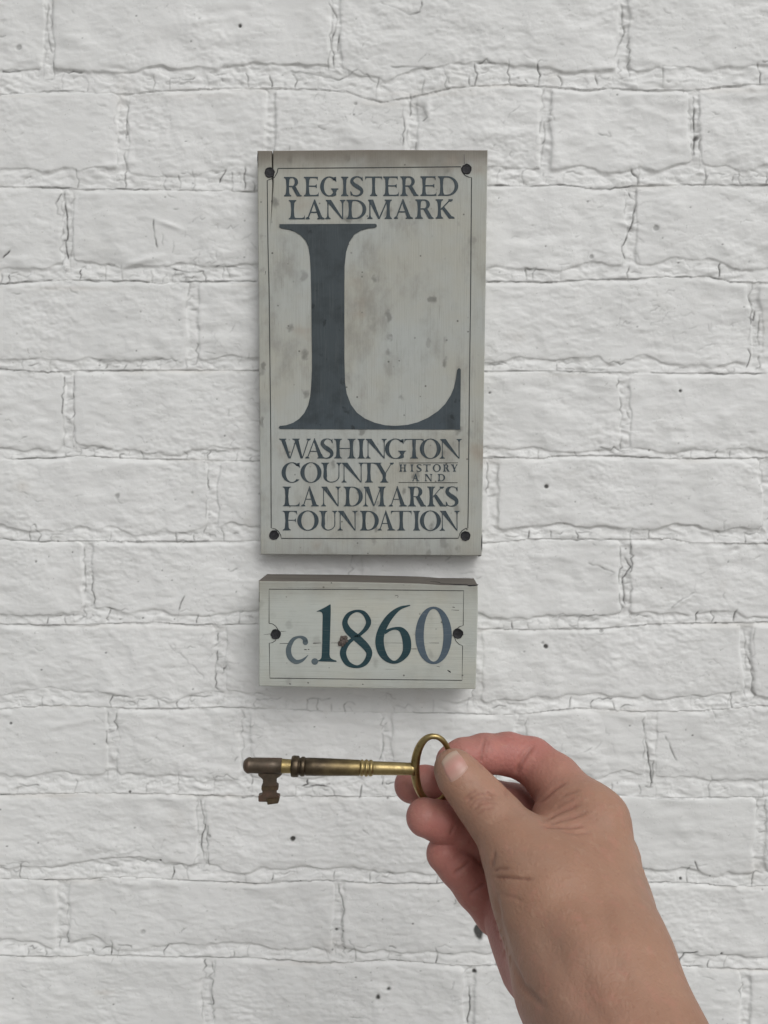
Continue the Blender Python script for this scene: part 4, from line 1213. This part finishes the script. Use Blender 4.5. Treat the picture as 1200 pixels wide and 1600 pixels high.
for i, p in enumerate(cor):
    for q in cor[i + 1:]:
        if sum(abs(p[k] - q[k]) for k in range(3)) != 1: continue
        v0 = VOL[cells[:, 0] + p[0], cells[:, 1] + p[1], cells[:, 2] + p[2]]; v1 = VOL[cells[:, 0] + q[0], cells[:, 1] + q[1], cells[:, 2] + q[2]]
        ch = (v0 < 0) != (v1 < 0)
        t = np.where(ch, v0 / np.where(ch, v0 - v1, 1), 0)[:, None]
        acc += np.where(ch[:, None], np.array(p) + t * (np.array(q) - np.array(p)), 0); na += ch
HV = lo + (cells + acc / na[:, None]) * H_
quads = []
for axis in range(3):
    sl0 = [slice(None)] * 3; sl1 = [slice(None)] * 3
    sl0[axis] = slice(0, -1); sl1[axis] = slice(1, None)
    a_in = inside[tuple(sl0)]; b_in = inside[tuple(sl1)]
    e = np.argwhere(a_in != b_in)
    u, v = [(1, 2), (2, 0), (0, 1)][axis]
    e = e[(e[:, u] > 0) & (e[:, v] > 0) & (e[:, u] < cnt.shape[u]) & (e[:, v] < cnt.shape[v])]
    def cid(du, dv):
        x = e.copy(); x[:, u] -= du; x[:, v] -= dv
        return vid[x[:, 0], x[:, 1], x[:, 2]]
    q = np.stack([cid(0, 0), cid(1, 0), cid(1, 1), cid(0, 1)], -1)
    fl = a_in[e[:, 0], e[:, 1], e[:, 2]]
    q[fl] = q[fl][:, ::-1]
    quads.append(q)
HQ = np.concatenate(quads); HQ = HQ[(HQ >= 0).all(1)][:, ::-1]
def grad(P, e=.35):
    g = np.zeros_like(P)
    for k in range(3):
        o = np.zeros(3); o[k] = e
        g[:, k] = (sdf(P + o) - sdf(P - o)) / (2 * e)
    return g / np.maximum(np.linalg.norm(g, axis=1)[:, None], 1e-6)
for _ in range(2):
    HV = HV - grad(HV) * np.clip(sdf(HV), -1, 1)[:, None]
HN = grad(HV)
# creases and soft forms of skin, pressed into the surface facing the viewer
hpx = 600 + F_PX * HV[:, 0] / -HV[:, 2]; hpy = 800 - F_PX * HV[:, 1] / -HV[:, 2]; hd = -HV[:, 2]
gx = np.clip(((hpx - 560) / 5).astype(int), 0, 399); gy = np.clip(((hpy - 1090) / 5).astype(int), 0, 399)
zb = np.full((400, 400), 9999.0); np.minimum.at(zb, (gx, gy), hd)
front = hd < zb[gx, gy] + 5.0
facing = np.clip((HN * (-HV / np.linalg.norm(HV, axis=1)[:, None])).sum(1), 0, 1)
DISP = np.zeros(len(HV)); CREASE = np.zeros(len(HV))
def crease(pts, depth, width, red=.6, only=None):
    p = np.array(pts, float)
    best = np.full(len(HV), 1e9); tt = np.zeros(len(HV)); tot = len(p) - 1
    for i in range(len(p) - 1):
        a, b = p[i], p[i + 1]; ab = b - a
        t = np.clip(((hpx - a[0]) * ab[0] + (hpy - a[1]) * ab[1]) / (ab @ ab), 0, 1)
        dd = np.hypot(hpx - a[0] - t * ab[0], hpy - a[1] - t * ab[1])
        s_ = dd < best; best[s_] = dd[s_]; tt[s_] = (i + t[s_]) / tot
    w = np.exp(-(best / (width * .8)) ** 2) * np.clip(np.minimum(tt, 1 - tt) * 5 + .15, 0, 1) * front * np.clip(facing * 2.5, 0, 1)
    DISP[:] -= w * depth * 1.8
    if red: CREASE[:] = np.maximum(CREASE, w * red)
def bulge(px_, py_, r_, h, ry_=None, ang=0):
    c, s = math.cos(ang), math.sin(ang); dx, dy = hpx - px_, hpy - py_
    u = (dx * c + dy * s) / r_; v = (-dx * s + dy * c) / (ry_ or r_)
    DISP[:] += h * np.exp(-(u * u + v * v)) * front
# thumb knuckle wrinkles
for pts, dp in (([(728, 1258), (735, 1248), (748, 1241), (762, 1240), (775, 1243)], .30), ([(732, 1264), (742, 1252), (757, 1247), (773, 1250)], .28), ([(738, 1268), (750, 1258), (764, 1254), (778, 1257)], .24), ([(724, 1250), (733, 1241), (745, 1235)], .2), ([(742, 1259), (754, 1251), (764, 1250)], .3),
                ([(745, 1273), (757, 1265), (772, 1263)], .14), ([(730, 1246), (738, 1251)], .2), ([(760, 1236), (769, 1246)], .18)):
    crease(pts, dp, 2.6, .55)
# base of thumb
crease([(770, 1361), (782, 1358), (798, 1358)], .35, 2.8, .45)
crease([(771, 1371), (790, 1371), (812, 1373), (834, 1374)], .55, 2.6, .65)
crease([(780, 1396), (800, 1402), (820, 1410)], .2, 4, .15)
# web between thumb and index
crease([(838, 1255), (852, 1245), (866, 1232), (884, 1222)], .55, 3.2, .65)
crease([(848, 1285), (866, 1272), (886, 1264), (908, 1256)], .50, 3.4, .5)
crease([(854, 1289), (876, 1281), (898, 1276), (920, 1268)], .42, 3.2, .45)
crease([(846, 1290), (868, 1291), (892, 1292), (912, 1290)], .50, 3.2, .5)
crease([(875, 1245), (890, 1238), (906, 1234)], .28, 3.5, .3)
crease([(868, 1262), (880, 1254), (898, 1246)], .25, 3, .3)
crease([(880, 1298), (900, 1302), (925, 1300)], .25, 4, .2)
# finger joints
crease([(758, 1150), (755, 1165), (752, 1185), (753, 1203)], .45, 3, .55)
crease([(763, 1152), (760, 1172), (758, 1190)], .2, 2.4, .3)
crease([(835, 1162), (822, 1180), (812, 1196), (806, 1210)], .60, 4, .7)
crease([(830, 1160), (818, 1174), (808, 1190)], .25, 3, .3)
crease([(712, 1289), (706, 1300), (703, 1306)], .35, 3, .45)
crease([(735, 1345), (722, 1357), (708, 1366)], .5, 3.2, .6)
crease([(760, 1378), (747, 1388), (733, 1397)], .45, 3.2, .5)
crease([(740, 1310), (733, 1318)], .3, 3, .3)
crease([(774, 1330), (770, 1345), (768, 1356)], .4, 4, .4)
crease([(792, 1225), (790, 1245)], .3, 3.5, .4)
# palm edge and wrist tendons
crease([(773, 1390), (778, 1440), (792, 1490), (815, 1540), (850, 1575)], .9, 7, .15)
bulge(905, 1480, 40, .8, 70, -.3); bulge(965, 1440, 26, .7, 80, -.15); bulge(850, 1420, 35, .5)
crease([(940, 1400), (955, 1470), (985, 1560)], .28, 18, 0)
crease([(905, 1500), (925, 1560), (960, 1640)], .3, 18, 0)
bulge(962, 1272, 22, .9); bulge(748, 1256, 24, .5)
bulge(862, 1478, 48, -1.6, 26, 1.0); bulge(905, 1560, 40, -1.5, 22, 1.0); bulge(1000, 1360, 20, .3); bulge(795, 1345, 26, .7)
HV2 = HV + HN * DISP[:, None]
_, PINK = sdf(HV, True)
hand_world = to_world(HV2 / 1000)
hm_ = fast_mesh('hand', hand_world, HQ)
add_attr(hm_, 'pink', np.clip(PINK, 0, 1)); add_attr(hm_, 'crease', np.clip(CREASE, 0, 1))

def skin_material():
    m, nt, b = new_mat('skin')
    P = geo_pos(nt)
    tan = ramp(nt, noise(nt, P, 45, 4, .55), [(.3, (.305, .172, .113)), (.7, (.355, .210, .142))])
    pnk = ramp(nt, noise(nt, P, 55, 4, .6), [(.3, (.35, .128, .108)), (.7, (.42, .175, .148))])
    base = mix(nt, attr(nt, 'pink'), tan, pnk)
    # faint veins and mottling
    v = noise(nt, P, 30, 2, .5)
    base = mix(nt, maprange(nt, v, .48, .68, 0, .25), base, (.235, .165, .13))
    fr = noise(nt, P, 420, 3, .6)
    base = mix(nt, maprange(nt, fr, .56, .74, 0, .32), base, (.26, .13, .09))
    bl = noise(nt, P, 130, 4, .65)
    base = mix(nt, maprange(nt, bl, .50, .70, 0, .35), base, (.42, .20, .15))
    lt = noise(nt, P, 240, 3, .6)
    base = mix(nt, maprange(nt, lt, .56, .74, 0, .20), base, (.46, .31, .23))
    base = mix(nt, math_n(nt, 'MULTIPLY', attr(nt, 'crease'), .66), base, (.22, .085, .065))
    nt.links.new(base, b.inputs['Base Color'])
    b.inputs['Roughness'].default_value = .52
    b.inputs['Specular IOR Level'].default_value = .35
    b.inputs['Subsurface Weight'].default_value = .18
    b.inputs['Subsurface Radius'].default_value = (.0040, .0016, .0009)
    b.inputs['Subsurface Scale'].default_value = 1.0
    vo = nt.nodes.new('ShaderNodeTexVoronoi'); vo.inputs['Scale'].default_value = 900; vo.feature = 'DISTANCE_TO_EDGE'
    nt.links.new(P, vo.inputs['Vector'])
    vo2 = nt.nodes.new('ShaderNodeTexVoronoi'); vo2.inputs['Scale'].default_value = 420; vo2.feature = 'DISTANCE_TO_EDGE'
    nt.links.new(P, vo2.inputs['Vector'])
    bump(nt, b, [(noise(nt, P, 60, 3, .5), .0014, .3), (noise(nt, P, 160, 4, .6), .0004, .3), (vo2.outputs['Distance'], .0005, .45), (vo.outputs['Distance'], .0002, .45)])
    return m
M_SKIN = skin_material()
hp = world_pt(964., 1600., .262)
hm_.transform(Matrix.Translation(-Vector(hp)))
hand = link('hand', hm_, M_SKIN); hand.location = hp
hand['label'] = 'bare hand reaching in from the lower right, thumb and curled fingers holding the key'
hand['category'] = 'hand'

def nail_mesh():
    nu, nv = 30, 34
    Ac, Bc, Cc, Dc = np.array([686., 1190]), np.array([713., 1168]), np.array([736., 1201]), np.array([704.5, 1228])
    U, Vv = np.meshgrid(np.linspace(-1, 1, nu), np.linspace(-1, 1, nv))
    # square -> rounded shape
    uu = U * np.sqrt(1 - .30 * Vv ** 2 * np.where(Vv < 0, 1.0, .55)); vv = Vv * np.sqrt(1 - .35 * U ** 2)
    a = (uu + 1) / 2; b = (vv + 1) / 2
    pp = (Ac * (1 - a[..., None]) + Bc * a[..., None]) * (1 - b[..., None]) + (Dc * (1 - a[..., None]) + Cc * a[..., None]) * b[..., None]
    px_, py_ = pp[..., 0].ravel(), pp[..., 1].ravel()
    dr = cam_pt(px_, py_, 1.0); dr /= np.linalg.norm(dr, axis=1)[:, None]
    t = np.full(len(dr), 300.0)
    for _ in range(60): t += np.clip(sdf(dr * t[:, None]), -2, 20) * .9
    S = dr * t[:, None]; Nn = grad(S)
    edge = np.maximum(np.abs(U), np.abs(Vv)).ravel()
    off = .50 * (1 - np.clip((edge - .74) / .26, 0, 1) ** 2) - .20
    tipf = np.clip((-Vv.ravel() - .7) / .3, 0, 1)
    off += .35 * tipf
    S = S + Nn * off[:, None]
    m = fast_mesh('thumbnail', to_world(S / 1000), grid_quads(nv, nu)[:, ::-1])
    add_attr(m, 'tipness', (-Vv.ravel() + 1) / 2)
    m.transform(Matrix.Translation(-Vector(hp)))
    return m
def nail_material():
    m, nt, b = new_mat('fingernail')
    P = geo_pos(nt)
    c = ramp(nt, attr(nt, 'tipness'), [(0.0, (.47, .33, .27)), (.08, (.42, .26, .21)), (.5, (.44, .225, .19)), (.74, (.41, .245, .20)), (.86, (.41, .30, .235)), (1.0, (.40, .29, .225))])
    nt.links.new(c, b.inputs['Base Color'])
    b.inputs['Roughness'].default_value = .34
    b.inputs['Specular IOR Level'].default_value = .4
    bump(nt, b, [(noise(nt, P, 300, 2), .0002, .25)])
    return m
link('thumbnail', nail_mesh(), nail_material(), hand)
